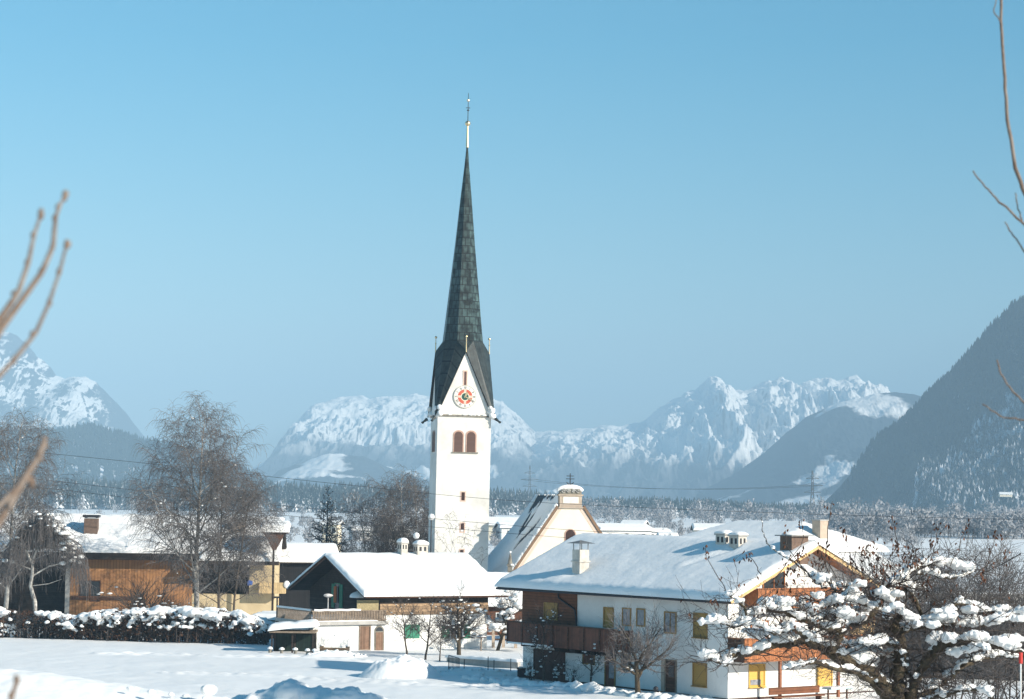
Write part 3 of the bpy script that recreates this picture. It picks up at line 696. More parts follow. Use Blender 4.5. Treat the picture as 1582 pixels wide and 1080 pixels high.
    hood.add([(p[0] - .75, p[1] - .75, z + .44), (p[0] + .75, p[1] - .75, z + .44), (p[0] + .75, p[1] + .75, z + .44), (p[0] - .75, p[1] + .75, z + .44), (p[0] - .2, p[1] - .2, z + .66), (p[0] + .2, p[1] + .2, z + .66)], [[0, 1, 5, 4], [2, 3, 4, 5]], [[1, 2, 5], [3, 0, 4], [0, 3, 2]])
    obj('hood', hood, TIN, c)
    for px, py, h, w_, d_ in ((1119, 838, 1.0, .95, 1.1), (1140, 842, 1.15, .95, 1.1)):
        p = roof_scan(R, px, py, ztop, -.5, xm); chimney(t, p[0], p[1], p[2] - 1.0, p[2] + h * .5, w_ * .8, d_ * .85, CHIM, holes=True, h_snow=.22)
    p = roof_scan(R, 1227, 843, ztop, -.5, xm); c = obj('chimney', MB().box(p[0] - .75, p[0] + .75, p[1] - .55, p[1] + .55, p[2] - 1.2, p[2] + .62), BRICKD, t)
    obj('cap', MB().box(p[0] - 1.0, p[0] + 1.0, p[1] - .8, p[1] + .8, p[2] + .62, p[2] + .69), TIN, c); obj('snow_cover', MB().blob((p[0], p[1], p[2] + .69), (.9, .7, .3), np.random.default_rng(4), 3, .1, flat=0), SNOW, c, True)
    # things by the house
    bx = R.loc(1188, 1062, 'y', -2.3)[0]; bx2 = R.loc(1266, 1062, 'y', -2.3)[0]; zt = R.loc(1225, 1061, 'y', -2.3)[2]
    w0 = R.world((bx, -2.3, 0)); tb = thing('bench', 'brown wooden bench with plank back below the gable balcony', 'bench', (w0[0], w0[1], G(w0[0], w0[1])), R.a)
    gl = w0[2] + zt - G(w0[0], w0[1]); gl = max(.8, gl); Lb = bx2 - bx
    obj('backrest', MB().box(0, Lb, -.02, .04, gl - .45, gl), BRWOODL, tb); obj('seat', MB().box(0, Lb, -.5, -.02, gl - .62, gl - .55), BRWOODL, tb)
    for q in (.3, Lb - .3): obj('leg', MB().box(q - .05, q + .05, -.45, .0, -.4, gl - .62), BRWOOD, tb)
    tx = R.loc(1276, 1066, 'y', -2.6)[0]; tx2 = R.loc(1310, 1066, 'y', -2.6)[0]; zt = R.loc(1295, 1065, 'y', -2.6)[2]
    w0 = R.world((tx, -2.6, 0)); tt = thing('table', 'pale blue garden table beside the brown bench', 'table', (w0[0], w0[1], G(w0[0], w0[1])), R.a); g0 = max(.7, w0[2] + zt - G(w0[0], w0[1]))
    obj('tabletop', MB().box(0, tx2 - tx, -.5, .4, g0 - .06, g0), BLUEG, tt); obj('snow_cover', MB().box(.05, tx2 - tx - .05, -.45, .35, g0, g0 + .1), SNOW, tt)
    for q in (.15, tx2 - tx - .15): obj('leg', MB().box(q - .04, q + .04, -.1, .0, -.4, g0 - .06), BRWOOD, tt)
    # ploughed lumps along the foot of the long side
    rng = np.random.default_rng(8); m = MB()
    for i in range(260):
        v = rng.uniform(-1, Ln + 1); p = R.world((-2.6 - rng.uniform(0, 1.5) - .03 * v, v, 0)); r = rng.uniform(.12, .38)
        m.blob((p[0], p[1], G(p[0], p[1]) + rng.uniform(-.05, .1)), (r * 1.4, r * 1.2, r), rng, 1, .3)
    tag(obj('snow_bank', remesh(m, .09, .05, .3, 3), SNOW), 'lumpy bank of ploughed snow along the foot of the white house', 'snow bank')
    return R
BRWOODL = M('balcony_brown', (.17, .065, .03), .75, var=.2, scale=2, stripe=('Z', 5), sdist=.25)
RDWOODD = M('garage_brown', (.085, .045, .035), .8, var=.2, scale=2, stripe=('XY', 5))
OCHREB = M('ochre_frame', (.34, .20, .06), .7, var=.15, scale=3)
BH = big_house()

# ---------------------------------------------------------------- chalet
def chalet():
    fr = Fr((-12.6, 195.7, -.95), math.atan2(.49, .87)); R = fr
    t = thing('chalet', 'white and timber chalet with a broad snowy gable roof and terrace annex', 'house', fr.o, fr.a)
    ez = 4.55; k = .40; ym = 7.2; X0, X1 = 1.7, 12.3; D = 14.4; RX0, RX1 = -.1, 13.9
    un = lambda y: ez + k * (.8 + min(y, D - y))
    obj('wall', MB().prism([(0, -1), (D, -1), (D, un(0) - .02), (ym, un(ym) - .02), (0, un(0) - .02)], 'x', X0, X1), PLASTER, t)
    obj('gable_boarding', MB().prism([(0, 2.4), (D, 2.4), (D, un(0) - .03), (ym, un(ym) - .03), (0, un(0) - .03)], 'x', X0 - .08, X0), DKWOOD, t)
    roof = obj('roof', MB().prism([(-.8, ez), (ym, un(ym)), (D + .8, ez), (D + .8, ez + .18), (ym, un(ym) + .2), (-.8, ez + .18)], 'x', RX0, RX1), DKWOOD, t)
    for s_ in (0, 1):
        a = (-.85, ez - .05) if s_ == 0 else (D + .85, ez - .05); b = (ym, un(ym) - .05)
        pl = [a, b, (b[0], b[1] + .3), (a[0], a[1] + .3)]
        obj('rake_board', MB().prism(pl, 'x', RX0 - .06 - .004 * s_, RX0 - .003), BRWOOD, roof)
    obj('gutter', MB().tubes([(np.array([(RX0, -.9, ez + .05), (6, -.9, ez + .02), (RX1, -.9, ez)]), np.full(3, .07))], 8), BRWOOD, roof)
    T = .42
    obj('snow_cover', snow_roof('x', -.8, ym, D + .8, ez + .18, un(ym) + .2, ez + .18, RX0, RX1, T, 6, .2), SNOW, roof, True)
    zt = lambda y: un(y) + .18 + T
    z1 = R.loc(680, 932, 'y', 0)[2]; z0 = R.loc(680, 949, 'y', 0)[2]
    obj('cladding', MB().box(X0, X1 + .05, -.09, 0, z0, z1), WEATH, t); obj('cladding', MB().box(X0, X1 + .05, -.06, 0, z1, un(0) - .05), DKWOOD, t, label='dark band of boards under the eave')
    # annex with roof terrace
    AX0, AX1, AD = -4.57, X0, 7.2; h = R.loc(545, 965, 'y', -.05)[2]
    obj('annex_wall', MB().box(AX0, AX1, -.05, AD, -1, h).box(AX1, 2.3, -.05, -.001, -1, h), PLASTER, t)
    tr = obj('terrace', MB().box(AX0 - .3, 2.4, -.35, AD + .2, h, h + .28), CONC, t)
    obj('snow_cover', snow_roof('x', -.25, 3.5, AD, h + .28, h + .28, h + .28, AX0, X0 - .2, .22, 8, 0, .07), SNOW, tr, True)
    zr = R.loc(545, 943, 'y', -.2)[2]
    bal = MB(); n = 46
    for i in range(n): q = lerp(AX0 - .15, 2.25, (i + .5) / n); bal.box(q - .05, q + .05, -.2, -.16, h + .3, zr - .08)
    for i in range(36): q = lerp(0, AD, (i + .5) / 36); bal.box(AX0 - .17, AX0 - .13, q - .05, q + .05, h + .3, zr - .08)
    rl = obj('railing', MB().box(AX0 - .2, 2.3, -.24, -.12, zr - .08, zr).box(AX0 - .2, 2.3, -.23, -.13, h + .36, h + .42).box(AX0 - .22, AX0 - .1, -.1, AD, zr - .08, zr), GREYW, t)
    obj('balusters', bal, GREYW, rl)
    obj('snow_cover', MB().tubes([(np.array([(q, -.18, zr + .04 + .02 * math.sin(q * 5)) for q in np.linspace(AX0, -.2, 20)]), np.full(20, .10)), (np.array([(AX0 - .16, q, zr + .04) for q in np.linspace(0, AD, 14)]), np.full(14, .10))], 6), SNOW, rl, True)
    a0, a1, z0, z1 = R.rect((551, 927, 598, 943), 'y', 0.1); obj('reed_screen', MB().box(a0, 2.25, .02, .10, zr - .05, z1), REED, t)
    # small canopy under snow on the gable
    p = R.loc(556, 919, 'x', .9); cn = obj('canopy', MB().box(.3, X0 - .09, p[1] - .9, p[1] + .9, p[2] - .32, p[2] - .24), DKWOOD, t); obj('snow_cover', MB().blob((1.0, p[1], p[2] - .24), (.95, 1.15, .6), np.random.default_rng(3), 3, .1, flat=0), SNOW, cn, True)
    # gable door and shutters
    py = R.loc(521, 918, 'x', X0 - .1)
    window(t, R, None, 'x', -1, X0 - .08, GREEN, GLASS, name='door', inner='pane', rect=(py[1] - .5, py[1] + .5, h + .3, py[2] + .9))
    for q in (-1.15, .6): obj('shutter', MB().box(X0 - .14, X0 - .08, py[1] + q, py[1] + q + .55, h + 1.0, py[2] + .9), GREEN, t)
    obj('curtain', MB().tubes([(np.array([(X0 - .3 + .05 * math.sin(j), py[1] - .15 + .1 * j, z) for z in (py[2] - .75, py[2], py[2] + .7)]), np.full(3, .08)) for j in range(4)], 6), ORCLOTH, t)
    # doors, windows of the front
    dr = window(t, R, (556, 968, 571, 1003), 'y', -1, -.05, GREYW, VWOOD, name='garage_door', inner='leaf')
    a0, a1, z0, z1 = R.rect((578, 975, 593, 1005), 'y', -.05); am = (a0 + a1) / 2; ar = (a1 - a0) / 2
    arc = [(a0, z1)] + [(am - ar * math.cos(q), z1 + ar * math.sin(q)) for q in np.linspace(0, math.pi, 14)][1:-1] + [(a1, z1)]
    d = obj('door', MB().prism([(a0, z0)] + arc + [(a1, z0)], 'y', -.10, -.052), DKSTONE, t); obj('leaf', MB().box(a0 + .12, a1 - .12, -.13, -.101, z0, z1 - .1), VWOOD, d); obj('transom', MB().prism([(a0 + .12, z1)] + [(am - (ar - .12) * math.cos(q), z1 + (ar - .12) * math.sin(q)) for q in np.linspace(.05, math.pi - .05, 10)] + [(a1 - .12, z1)], 'y', -.12, -.101), GLASS, d)
    for r in ((625, 965, 636, 986), (637, 965, 648, 986)): obj('shutter', wbox(MB(), 'y', -1, 0, *R.rect(r, 'y', 0), .06), GREEN, t)
    window(t, R, (696, 965, 714, 986), 'y', -1, 0, WHITE, GLASS, mull=1)
    for r in ((683, 965, 694, 986), (716, 965, 726, 986)): obj('shutter', wbox(MB(), 'y', -1, 0, *R.rect(r, 'y', 0), .08), GREEN, t)
    # chimneys
    for px, py, h_, w_ in ((622, 855, .9, .62), (650, 855, .72, 1.05)):
        p = roof_scan(R, px, py, zt, 0, ym, 'y'); chimney(t, p[0], p[1], p[2] - .8, p[2] + h_, w_, .8, CHIM, holes=True, h_snow=.36)
    # satellite dish, log barrier, bird table, carport, bollards
    p = R.loc(507, 920, 'y', 2.0); obj('antenna', MB().cyl((p[0], 2, h + .3), (p[0], 2, p[2]), .04).blob((p[0], 2.0, p[2]), (.42, .3, .17), np.random.default_rng(2), 2, .2), WEATHS, t)
    return R, t
WEATHS = M('dusty_canvas', (.45, .38, .32), .9, c2=(.75, .75, .76), scale=3)
CH, cht = chalet()
def log_barrier():
    a = gloc(497, 191.5); b = gloc(537, 191.0); L = math.hypot(b[0] - a[0], b[1] - a[1])
    t = thing('barrier', 'low log rail on two stout posts before the chalet annex', 'barrier', a, math.atan2(b[1] - a[1], b[0] - a[0]))
    for q in (0, L): p = obj('post', MB().box(q - .14, q + .14, -.14, .14, -.3, .62), GREYW, t); obj('snow_cover', MB().blob((q, 0, .62), (.17, .17, .12), None, 2, flat=0), SNOW, p, True)
    obj('rail', MB().cyl((-.1, -.2, .38), (L + .1, -.2, .38), .12), WEATH, t)
log_barrier()
def carport():
    Y = 190.3; a = at(416, 975, Y); b = at(487, 975, Y); zr = a[2]; zg = G(a[0], Y)
    t = thing('carport', 'low shelter with a thick snow-laden flat roof beside the chalet', 'shelter', (a[0], Y, zg)); w = b[0] - a[0]; h = zr - zg
    rf = obj('roof', MB().box(0, w, 0, 2.8, h - .14, h), GREYW, t)
    obj('snow_cover', snow_roof('y', 0, w / 2, w, h, h + .25, h + .35, 0, 2.8, .55, 12, .15, .12), SNOW, rf, True)
    for q in (.2, w * .5, w - .2):
        for y in (.3, 2.5): obj('post', MB().box(q - .07, q + .07, y - .07, y + .07, -.4, h - .14), DKWOOD, t)
    obj('back_wall', MB().box(  .1, w - .1, 2.6, 2.7, -.4, h - .14), GREENP, t)
GREENP = M('shaded_green_boards', (.010, .022, .018), .8, stripe=('X', 5))  # shade inside the shelter is put into this dark green
carport()
first = None
for i, (px, py, lab) in enumerate(((417, 985, 'low bollard capped with snow before the shelter, tallest snow stack'), (435, 989, 'low bollard with round snow cap before the shelter, second from the hedge'), (456, 991, 'low bollard with round snow cap below the shelter roof middle'), (475, 993, 'low bollard with flat snow cap nearest the small bare tree'), (486, 996, 'snow-capped bollard at the foot of the white annex wall'))):
    p = gloc(px, 189.0 - i * .3)
    if first is None:
        first = thing('bollard', lab, 'bollard', p, 0, 'bollards before the shelter'); obj('post', MB().cyl((0, 0, -.3), (0, 0, .32), .13), DKSTONE, first); obj('snow_cover', MB().blob((0, 0, .30), (.24, .24, .22), np.random.default_rng(1), 2, .1, flat=0), SNOW, first, True)
    else: dup(first, p, i, lab)

# ---------------------------------------------------------------- left farmhouse
def farmhouse():
    o = at(107, 940, 250); ang = math.radians(3); fr = Fr((o[0], 250, -1.3), ang); R = fr
    t = thing('farmhouse', 'long farmhouse with orange boarded wall, open barn and wide snowy roof', 'house', fr.o, fr.a)
    Xb = -16.0; Xe = R.loc(424, 900, 'y', 0)[0]; D = 13.0; ym = 6.0
    ez = R.loc(250, 858, 'y', -1.2)[2]; rz = R.loc(180, 793, 'y', ym)[2] - .75; k = (rz - ez) / (ym + 1.2); un = lambda y: ez + k * (1.2 + min(y, 2 * ym - y))
    oc = R.loc(297, 900, 'y', 0)[0]; yc = R.loc(385, 900, 'y', 0)[0]
    obj('wall', MB().prism([(2.2, -1), (D, -1), (D, un(D) - .05), (ym, un(ym) - .05), (2.2, un(2.2) - .05)], 'x', Xb, Xe - .02), DKWOOD, t)
    obj('wall', MB().box(0, oc, 0, 2.2, -1, ez + .5), ORANGE, t, label='orange boarded wall'); obj('wall', MB().box(yc, Xe, 0, 2.2, -1, ez + .5).box(Xe - .02, Xe, 2.2, D, -1, ez + .5), YELLOWP, t, label='ochre plastered wall')
    obj('wall', MB().box(oc, yc, .0, 2.2, -1, R.loc(340, 918, 'y', 0)[2]), YELLOWP, t)
    obj('pillar', MB().box(-.5, 0, -.05, .5, -1, ez), CONC, t)
    roof = obj('roof', MB().prism([(-1.2, ez), (ym, un(ym)), (D + 1.2, un(D + 1.2) if False else ez), (D + 1.2, ez + .25), (ym, un(ym) + .28), (-1.2, ez + .25)], 'x', Xb - 1, Xe + .6), DKWOOD, t)
    obj('fascia', MB().box(Xb - 1, Xe + .6, -1.28, -1.203, ez - .55, ez + .22), DKWOOD, roof)
    obj('snow_cover', snow_roof('x', -1.2, ym, D + 1.2, ez + .25, un(ym) + .28, ez + .25, Xb - 1, Xe + .6, .5, 15, .1, .2), SNOW, roof, True)
    zl = ez - 1.35 * k; lo = obj('lower_roof', MB().prism([(-2.75, zl), (-1.3, ez), (-1.3, ez + .2), (-2.75, zl + .2)], 'x', oc + 1.0, Xe + .6).box(oc + 1.0, Xe + .6, -2.82, -2.753, zl - .2, zl + .22), DKWOOD, t)
    obj('snow_cover', snow_roof('x', -2.75, -1.0, .6, zl + .25, ez + .32, ez + .32 + 1.6 * k, oc + 1.0, Xe + .6, .5, 16, .1, .1), SNOW, lo, True)
    # openings
    window(t, R, (124, 898, 137, 922), 'y', -1, 0, BRWOOD, GLASS, mull=0); window(t, R, (141, 898, 154, 928), 'y', -1, 0, BRWOOD, GLASS, name='door')
    a0, a1, z0, z1 = R.rect((110, 921, 205, 927), 'y', -.02); obj('rail', MB().box(a0, a1, -.1, 0, z0, z1), BRWOOD, t)
    for q in np.linspace(oc + .6, yc - .9, 4): window(t, R, None, 'y', -1, 2.2, BRWOOD, CURT, rect=(q, q + .8, ez - 1.9, ez - .5))
    for q in (Xb + 3, -10, -5.2): obj('post', MB().box(q - .15, q + .15, -.3, 0, -1, ez), DKWOOD, t)
    p = roof_scan(R, 141, 822, lambda y: un(y) + .7, 0, ym, 'y'); c = obj('chimney', MB().box(p[0] - .75, p[0] + .75, p[1] - .6, p[1] + .6, p[2] - 1, p[2] + 1.5), BRICKD, t)
    obj('cap', MB().box(p[0] - .9, p[0] + .9, p[1] - .75, p[1] + .75, p[2] + 1.62, p[2] + 1.9).box(p[0] - .7, p[0] - .5, p[1] - .5, p[1] + .5, p[2] + 1.5, p[2] + 1.62).box(p[0] + .5, p[0] + .7, p[1] - .5, p[1] + .5, p[2] + 1.5, p[2] + 1.62), DARK, c)
    obj('snow_cover', MB().box(p[0] - .72, p[0] + .72, p[1] - .62, p[1] + .55, p[2] + 1.5, p[2] + 1.58), SNOW, c)
    p = roof_scan(R, 369, 820, lambda y: un(y) + .7, 0, ym, 'y'); chimney(t, p[0], p[1], p[2] - 1, p[2] + 1.0, 1.2, .9, STONE)
    # porch head with timber brackets at the roof end
    Y = -3.4; a = R.loc(405, 822, 'y', Y); b = R.loc(446, 822, 'y', Y); m0 = R.loc(421, 850, 'y', Y); m1 = R.loc(426, 850, 'y', Y)
    pb = obj('bracket', MB().prism([(a[0], a[2]), (lerp(a[0], m0[0], .5), lerp(a[2], m0[2], .4)), (m0[0], m0[2]), (m1[0], m1[2]), (lerp(b[0], m1[0], .6), lerp(b[2], m1[2], .5)), (lerp(b[0], m1[0], .35), a[2] - .2), (b[0], b[2] - .15), (b[0], b[2])], 'y', Y - .1, Y + .6), BRWOOD, t)
    obj('post', MB().box(m0[0], m0[0] + .22, Y, Y + .22, -1, m0[2]), DKWOOD, pb)
    obj('snow_cover', snow_roof('x', Y - .3, Y + 1.2, Y + 3.0, a[2] + .02, a[2] + .5, a[2] + .6, a[0] - .2, b[0], .7, 21, .1, .1), SNOW, pb, True)
    a0, a1, z0, z1 = R.rect((401, 900, 440, 917), 'y', -1.4); bl = obj('balcony', MB().box(a0, a1, -1.4, 0, z0, z0 + .15), CONC, t); obj('parapet', MB().box(a0, a1, -1.45, -1.38, z0, z1).box(a1, a1 + .07, -1.45, 0, z0, z1).box(a0 - .07, a0, -1.45, 0, z0, z1), REEDB, bl)
    p = R.loc(443, 903, 'y', -1.4); obj('satellite_dish', MB().blob((p[0], -1.5, p[2]), (.34, .12, .42), None, 3).cyl((a1, -1.4, p[2] - .2), (p[0], -1.4, p[2]), .03), WHITE, t)
    p = R.loc(386, 901, 'y', -.5); obj('towel', MB().blob((p[0], -.4, p[2]), (.3, .08, .3), np.random.default_rng(9), 3, .3), BLUET, t)
    return R
REEDB = M('tan_parapet', (.58, .42, .22), .8, var=.15, scale=3, stripe=('X', 4), sdist=.2, stripec=(.42, .29, .15))
FH = farmhouse()

NIGHTW = M('near_black_boards', (.012, .012, .014), .9, var=.3, scale=2, stripe=('X', 4))  # near-black boards, darker than the dark wood
# simple gabled neighbours: one builder, each with its own size and trim
def gabled(name, label, px, Y, py_ridge, py_eave, ang, L, D, zg, wallm, roofm=DKWOOD, T=.4, group=None, wins=4, ridge='x', winm=GLASS, cat='house'):
    o = at(px, py_eave, Y); fr = Fr((o[0], Y, zg), math.radians(ang))
    t = thing(name, label, cat, fr.o, fr.a, group); ez = o[2] - zg; ym = D / 2; rz = at(px, py_ridge, Y + ym)[2] - zg - T; k = (rz - ez) / (ym + .6); un = lambda y: ez + k * (.6 + min(y, D - y))
    obj('wall', MB().prism([(0, -1), (D, -1), (D, un(0) - .02), (ym, un(ym) - .02), (0, un(0) - .02)], 'x', 0, L), wallm, t)
    rf = obj('roof', MB().prism([(-.6, ez), (ym, un(ym)), (D + .6, ez), (D + .6, ez + .15), (ym, un(ym) + .15), (-.6, ez + .15)], 'x', -.7, L + .7), roofm, t)
    obj('snow_cover', snow_roof('x', -.6, ym, D + .6, ez + .15, un(ym) + .15, ez + .15, -.7, L + .7, T, int(px), .08, .06), SNOW, rf, True)
    for i in range(wins):
        q = lerp(0, L, (i + .5) / wins); window(t, fr, None, 'y', -1, 0, WHITE, winm, rect=(q - .5, q + .5, max(.9, ez - 1.9), max(2.0, ez - .7)))
    return fr, t
gabled('house', 'dark timber house with snow roof between farmhouse and chalet', 430, 262, 838, 870, 12, 6.5, 9, -1.3, NIGHTW, wins=0)

# hipped house behind the big one
def hip_house():
    A = at(1372, 852, 205); fr = Fr((A[0], 205, -1), math.atan2(.6, .8) + .02); R = fr
    t = thing('house', 'yellow house with broad hipped snow roof rising behind the white house', 'house', fr.o, fr.a)
    # local: corner (W,0) is the near one at the pixel above
    z = A[2] + 1; Wd, Ln = 13.0, 17.0; rz = at(1255, 806, 212)[2] + 1 - .4
    fr2 = Fr(fr.world((-Wd, 0, 0)), fr.a); t.location = fr2.o
    obj('wall', MB().box(.8, Wd - .8, .8, Ln - .8, -1, z - .02), YELLOWW, t)
    P = [(0, 0, z), (Wd, 0, z), (Wd, Ln, z), (0, Ln, z), (Wd / 2, 4.2, rz), (Wd / 2, Ln - 4.2, rz)]
    rf = obj('roof', MB().add(P, [[0, 3, 5, 4], [1, 4, 5, 2]], [[0, 4, 1], [3, 2, 5], ], [[0, 1, 2, 3]]), DKWOOD, t)
    xs = rounded(-.1, Wd + .1, Wd / 2); ys = rounded(-.1, Ln + .1, None); XX, YY = np.meshgrid(xs, ys, indexing='ij')
    dx = np.minimum(XX, Wd - XX) / (Wd / 2); dy = np.minimum(YY, Ln - YY) / 4.2; dd = np.minimum(dx, dy); dd = np.minimum(dd, 1)
    e = np.minimum(np.minimum(XX + .1, Wd + .1 - XX), np.minimum(YY + .1, Ln + .1 - YY)); E = np.sqrt(np.clip(1 - (1 - np.clip(e / .45, 0, 1)) ** 2, 0, 1))
    ZZ = z + (rz - z) * dd + .01 + E * (.45 + .06 * fbm(XX / 2, YY / 2, 3, 5))
    obj('snow_cover', MB().grid(np.stack([XX, YY, ZZ], -1)), SNOW, rf, True)
    lo = obj('lower_roof', MB().prism([(.6, z - .5), (-5.5, z - 3.2), (-5.5, z - 3.0), (.6, z - .3)], 'x', -1, Wd - 1.2), DKWOOD, t); obj('snow_cover', snow_roof('x', -5.5, .9, 1.0, z - 3.0, z - .3 + .13, z - .1, -1, Wd - 1.2, .45, 41, .1), SNOW, lo, True)
    q = roof_scan(fr2, 1267, 828, lambda y: z + (rz - z) * min(1, y / 4.2) + .45, 0.1, 8, 'y'); chimney(t, q[0], q[1], q[2] - 1.5, q[2] + 1.35, 1.0, 1.0, STONE, cap=None)
    for q in (3, 6.5, 10): window(t, fr2, None, 'y', -1, .8, WHITE, GLASS, rect=(q - .5, q + .5, z - 2.1, z - .9))
    for q in (4, 8.5, 13): window(t, fr2, None, 'x', 1, Wd - .8, WHITE, GLASS, rect=(q - .5, q + .5, z - 2.1, z - .9))
YELLOWW = M('yellow_wash', (.72, .52, .20), .9, var=.08, scale=.6)
hip_house()
gabled('cottage', 'small house with dark gable under snow peeping over the white house ridge', 1090, 240, 826, 838, -50, 6, 5, -1.2, DKWOOD, wins=0)

# shed at the edge of the garden, its shade put into dark boards
def shed():
    o = at(1356, 952, 168); fr = Fr((o[0], 168, -.7), math.radians(-4)); R = fr; h = o[2] + .7
    t = thing('shed', 'shade-darkened glazed timber shed with snowy flat roof behind the apple tree', 'shed', fr.o, fr.a); L = 13.5
    obj('wall', MB().box(0, L, 0, 6, -1, h), SHEDW, t); rf = obj('roof', MB().box(-.5, L + .5, -1.4, 6.4, h, h + .2), DKWOOD, t)
    obj('snow_cover', snow_roof('x', -1.4, 2, 6.4, h + .2, h + .4, h + .2, -.5, L + .5, .45, 33, .1), SNOW, rf, True)
    for i in range(7): window(t, R, None, 'y', -1, 0, DKWOOD, SHEDG, rect=(.6 + i * 1.85, 1.9 + i * 1.85, .7, h - .9), mull=1)
SHEDW = M('shaded_shed_boards', (.018, .017, .018), .8, stripe=('X', 5), sdist=.3); SHEDG = M('shed_glass', (.05, .06, .065), .2, c2=(.02, .025, .03), scale=2)
shed()

# ---------------------------------------------------------------- church: tower and nave
def tower():
    th = math.radians(9.0); c = at(707.5, 775, 270); zg = -1.3
    fr = Fr((c[0], 270, zg), th); a = 6.35 / 2
    t = thing('church_tower', 'tall white church tower with slender dark spire and painted clock', 'church tower', fr.o, 0)
    ax = np.array([-math.sin(0), 0, 0]); lean = .0085
    t.rotation_euler = Matrix.Rotation(lean, 3, 'Y').to_euler() if False else (0, lean, 0)
    t.rotation_euler = (Matrix.Rotation(lean, 3, 'Y') @ Matrix.Rotation(th, 3, 'Z')).to_euler()
    zc = 23.2; za = zc + 7.75; zs = za + 1.3; tip = 55.8
    obj('shaft', MB().box(-a, a, -a, a, -1, zc), TOWERP, t)
    obj('cornice', MB().box(-a - .12, a + .12, -a - .12, a + .12, zc, zc + .22), DKSTONE, t)
    g = MB()
    tz = zc + .22
    for k in range(4):
        R_ = np.array([[math.cos(k * math.pi / 2), -math.sin(k * math.pi / 2), 0], [math.sin(k * math.pi / 2), math.cos(k * math.pi / 2), 0], [0, 0, 1]])
        q = np.array([(-a, -a, tz), (a, -a, tz), (0, -a + .12, za - .1), (-a + .3, -a + .5, tz), (a - .3, -a + .5, tz), (0, -a + .5, za - .4)])
        g.add(q @ R_.T, [[0, 1, 2], [5, 4, 3]], [[0, 2, 5, 3], [1, 4, 5, 2], [0, 3, 4, 1]])
    obj('gable', g, TOWERP, t)
    # spire: octagon with a roof plane from every gable apex and every tower corner
    V = lambda k, z, r: np.array([r * math.sin(math.radians(22.5 + 45 * k)), -r * math.cos(math.radians(22.5 + 45 * k)), z])
    rings = [(zs, 2.50), (zs + 1.2, 2.36), (37.2, 1.96), (43.5, 1.28), (49.5, .70), (53.6, .28), (tip, .10)]
    sp = bmesh.new(); uvl = sp.loops.layers.uv.new('UVMap')
    def face(pts, uvs):
        f = sp.faces.new([sp.verts.new(p) for p in pts])
        for l, q in zip(f.loops, uvs): l[uvl].uv = q
    for k in range(8):
        for (z0, r0), (z1, r1) in zip(rings[:-1], rings[1:]):
            w0, w1 = r0 * .3827, r1 * .3827
            face([V(k, z0, r0), V(k + 1, z0, r0), V(k + 1, z1, r1), V(k, z1, r1)], [(-w0 + k * 10, z0), (w0 + k * 10, z0), (w1 + k * 10, z1), (-w1 + k * 10, z1)])
    spm = bpy.data.meshes.new('spire'); sp.to_mesh(spm); sp.free(); obj('spire', spm, SPIRE, t)
    rf = MB(); o_ = a + .42
    for k in range(4):
        an = k * math.pi / 2; R_ = np.array([[math.cos(an), -math.sin(an), 0], [math.sin(an), math.cos(an), 0], [0, 0, 1]])
        A = np.array([0, -a - .1, za]); Cl = np.array([-o_, -o_, zc - .1]); Cr = np.array([o_, -o_, zc - .1])
        Vl, Vr = V(-1, zs, 2.5), V(0, zs, 2.5); Vr2, Vl2 = V(1, zs, 2.5), V(-2, zs, 2.5)
        e = .35; El = np.array([-a + .02, -a - .1, tz]); Er = np.array([a - .02, -a - .1, tz])
        Ml = lerp(A, Cl, .86) + [.10, 0, -.1]; Mr = lerp(A, Cr, .86) + [-.10, 0, -.1]
        q = np.array([A, Vl, Vr, Cl, Cr, Vl2, Vr2, Ml, Mr])
        rf.add(q @ R_.T, [[0, 2, 1], [0, 1, 7], [0, 8, 2], [7, 1, 3], [8, 4, 2], [4, 6, 2]])
    obj('spire_skirt', rf, COPPERD, t)
    for k in range(4):
        an = k * math.pi / 2; R_ = np.array([[math.cos(an), -math.sin(an), 0], [math.sin(an), math.cos(an), 0], [0, 0, 1]])
        f = MB(); A = R_ @ np.array([0, -a - .05, za - .1]); f.cyl(A, A + [0, 0, 1.75], .075, .045); f.ball(A + [0, 0, 1.85], .16); f.ball(A + [0, 0, 1.1], .11, 1)
        obj('gilded_finial', f, GOLD, t)
        gq = R_ @ np.array([o_ + .02, -o_ - .02, zc - .15]); g2 = R_ @ np.array([o_ + .5, -o_ - .35, zc - .55]); obj('waterspout', MB().cyl(gq, g2, .22, .08, 6).blob(g2, (.2, .2, .16), np.random.default_rng(k), 1, .3), COPPERD, t)
        rng = np.random.default_rng(k + 3); m = MB()
        for j in range(9): pq = R_ @ np.array([o_ - .15 - rng.uniform(0, .5), -o_ + .15 + rng.uniform(0, .5), zc + .1 + j * .13]); m.blob(pq, rng.uniform(.22, .40), rng, 2, .2)
        for j in range(12): m.blob(R_ @ np.array([rng.uniform(-a, a), -a - .12, tz + .02]), (.3, .14, .08), rng, 1, .2)
        obj('snow_cover', m, SNOW, t, True)
    f = MB().cyl((0, 0, tip - .1), (0, 0, tip + 2.5), .17, .11, 10).ball((0, 0, tip + 2.8), .33, 3); obj('gilded_finial', f, GOLD, t)
    f = MB().cyl((0, 0, tip + 3.0), (0, 0, tip + 6.5), .05, .03); f.blob((0, 0, tip + 4.4), (.16, .05, .1), None, 2); f.box(-.24, .24, -.03, .03, tip + 4.65, tip + 4.73).box(-.03, .03, -.03, .03, tip + 4.3, tip + 5)
    sc = obj('spire_cross', f, DARK, t); obj('gilded_ball', MB().ball((0, 0, tip + 5.6), .17, 2), GOLD, sc)
    # openings of the shaft
    L = Fr(fr.o, th)
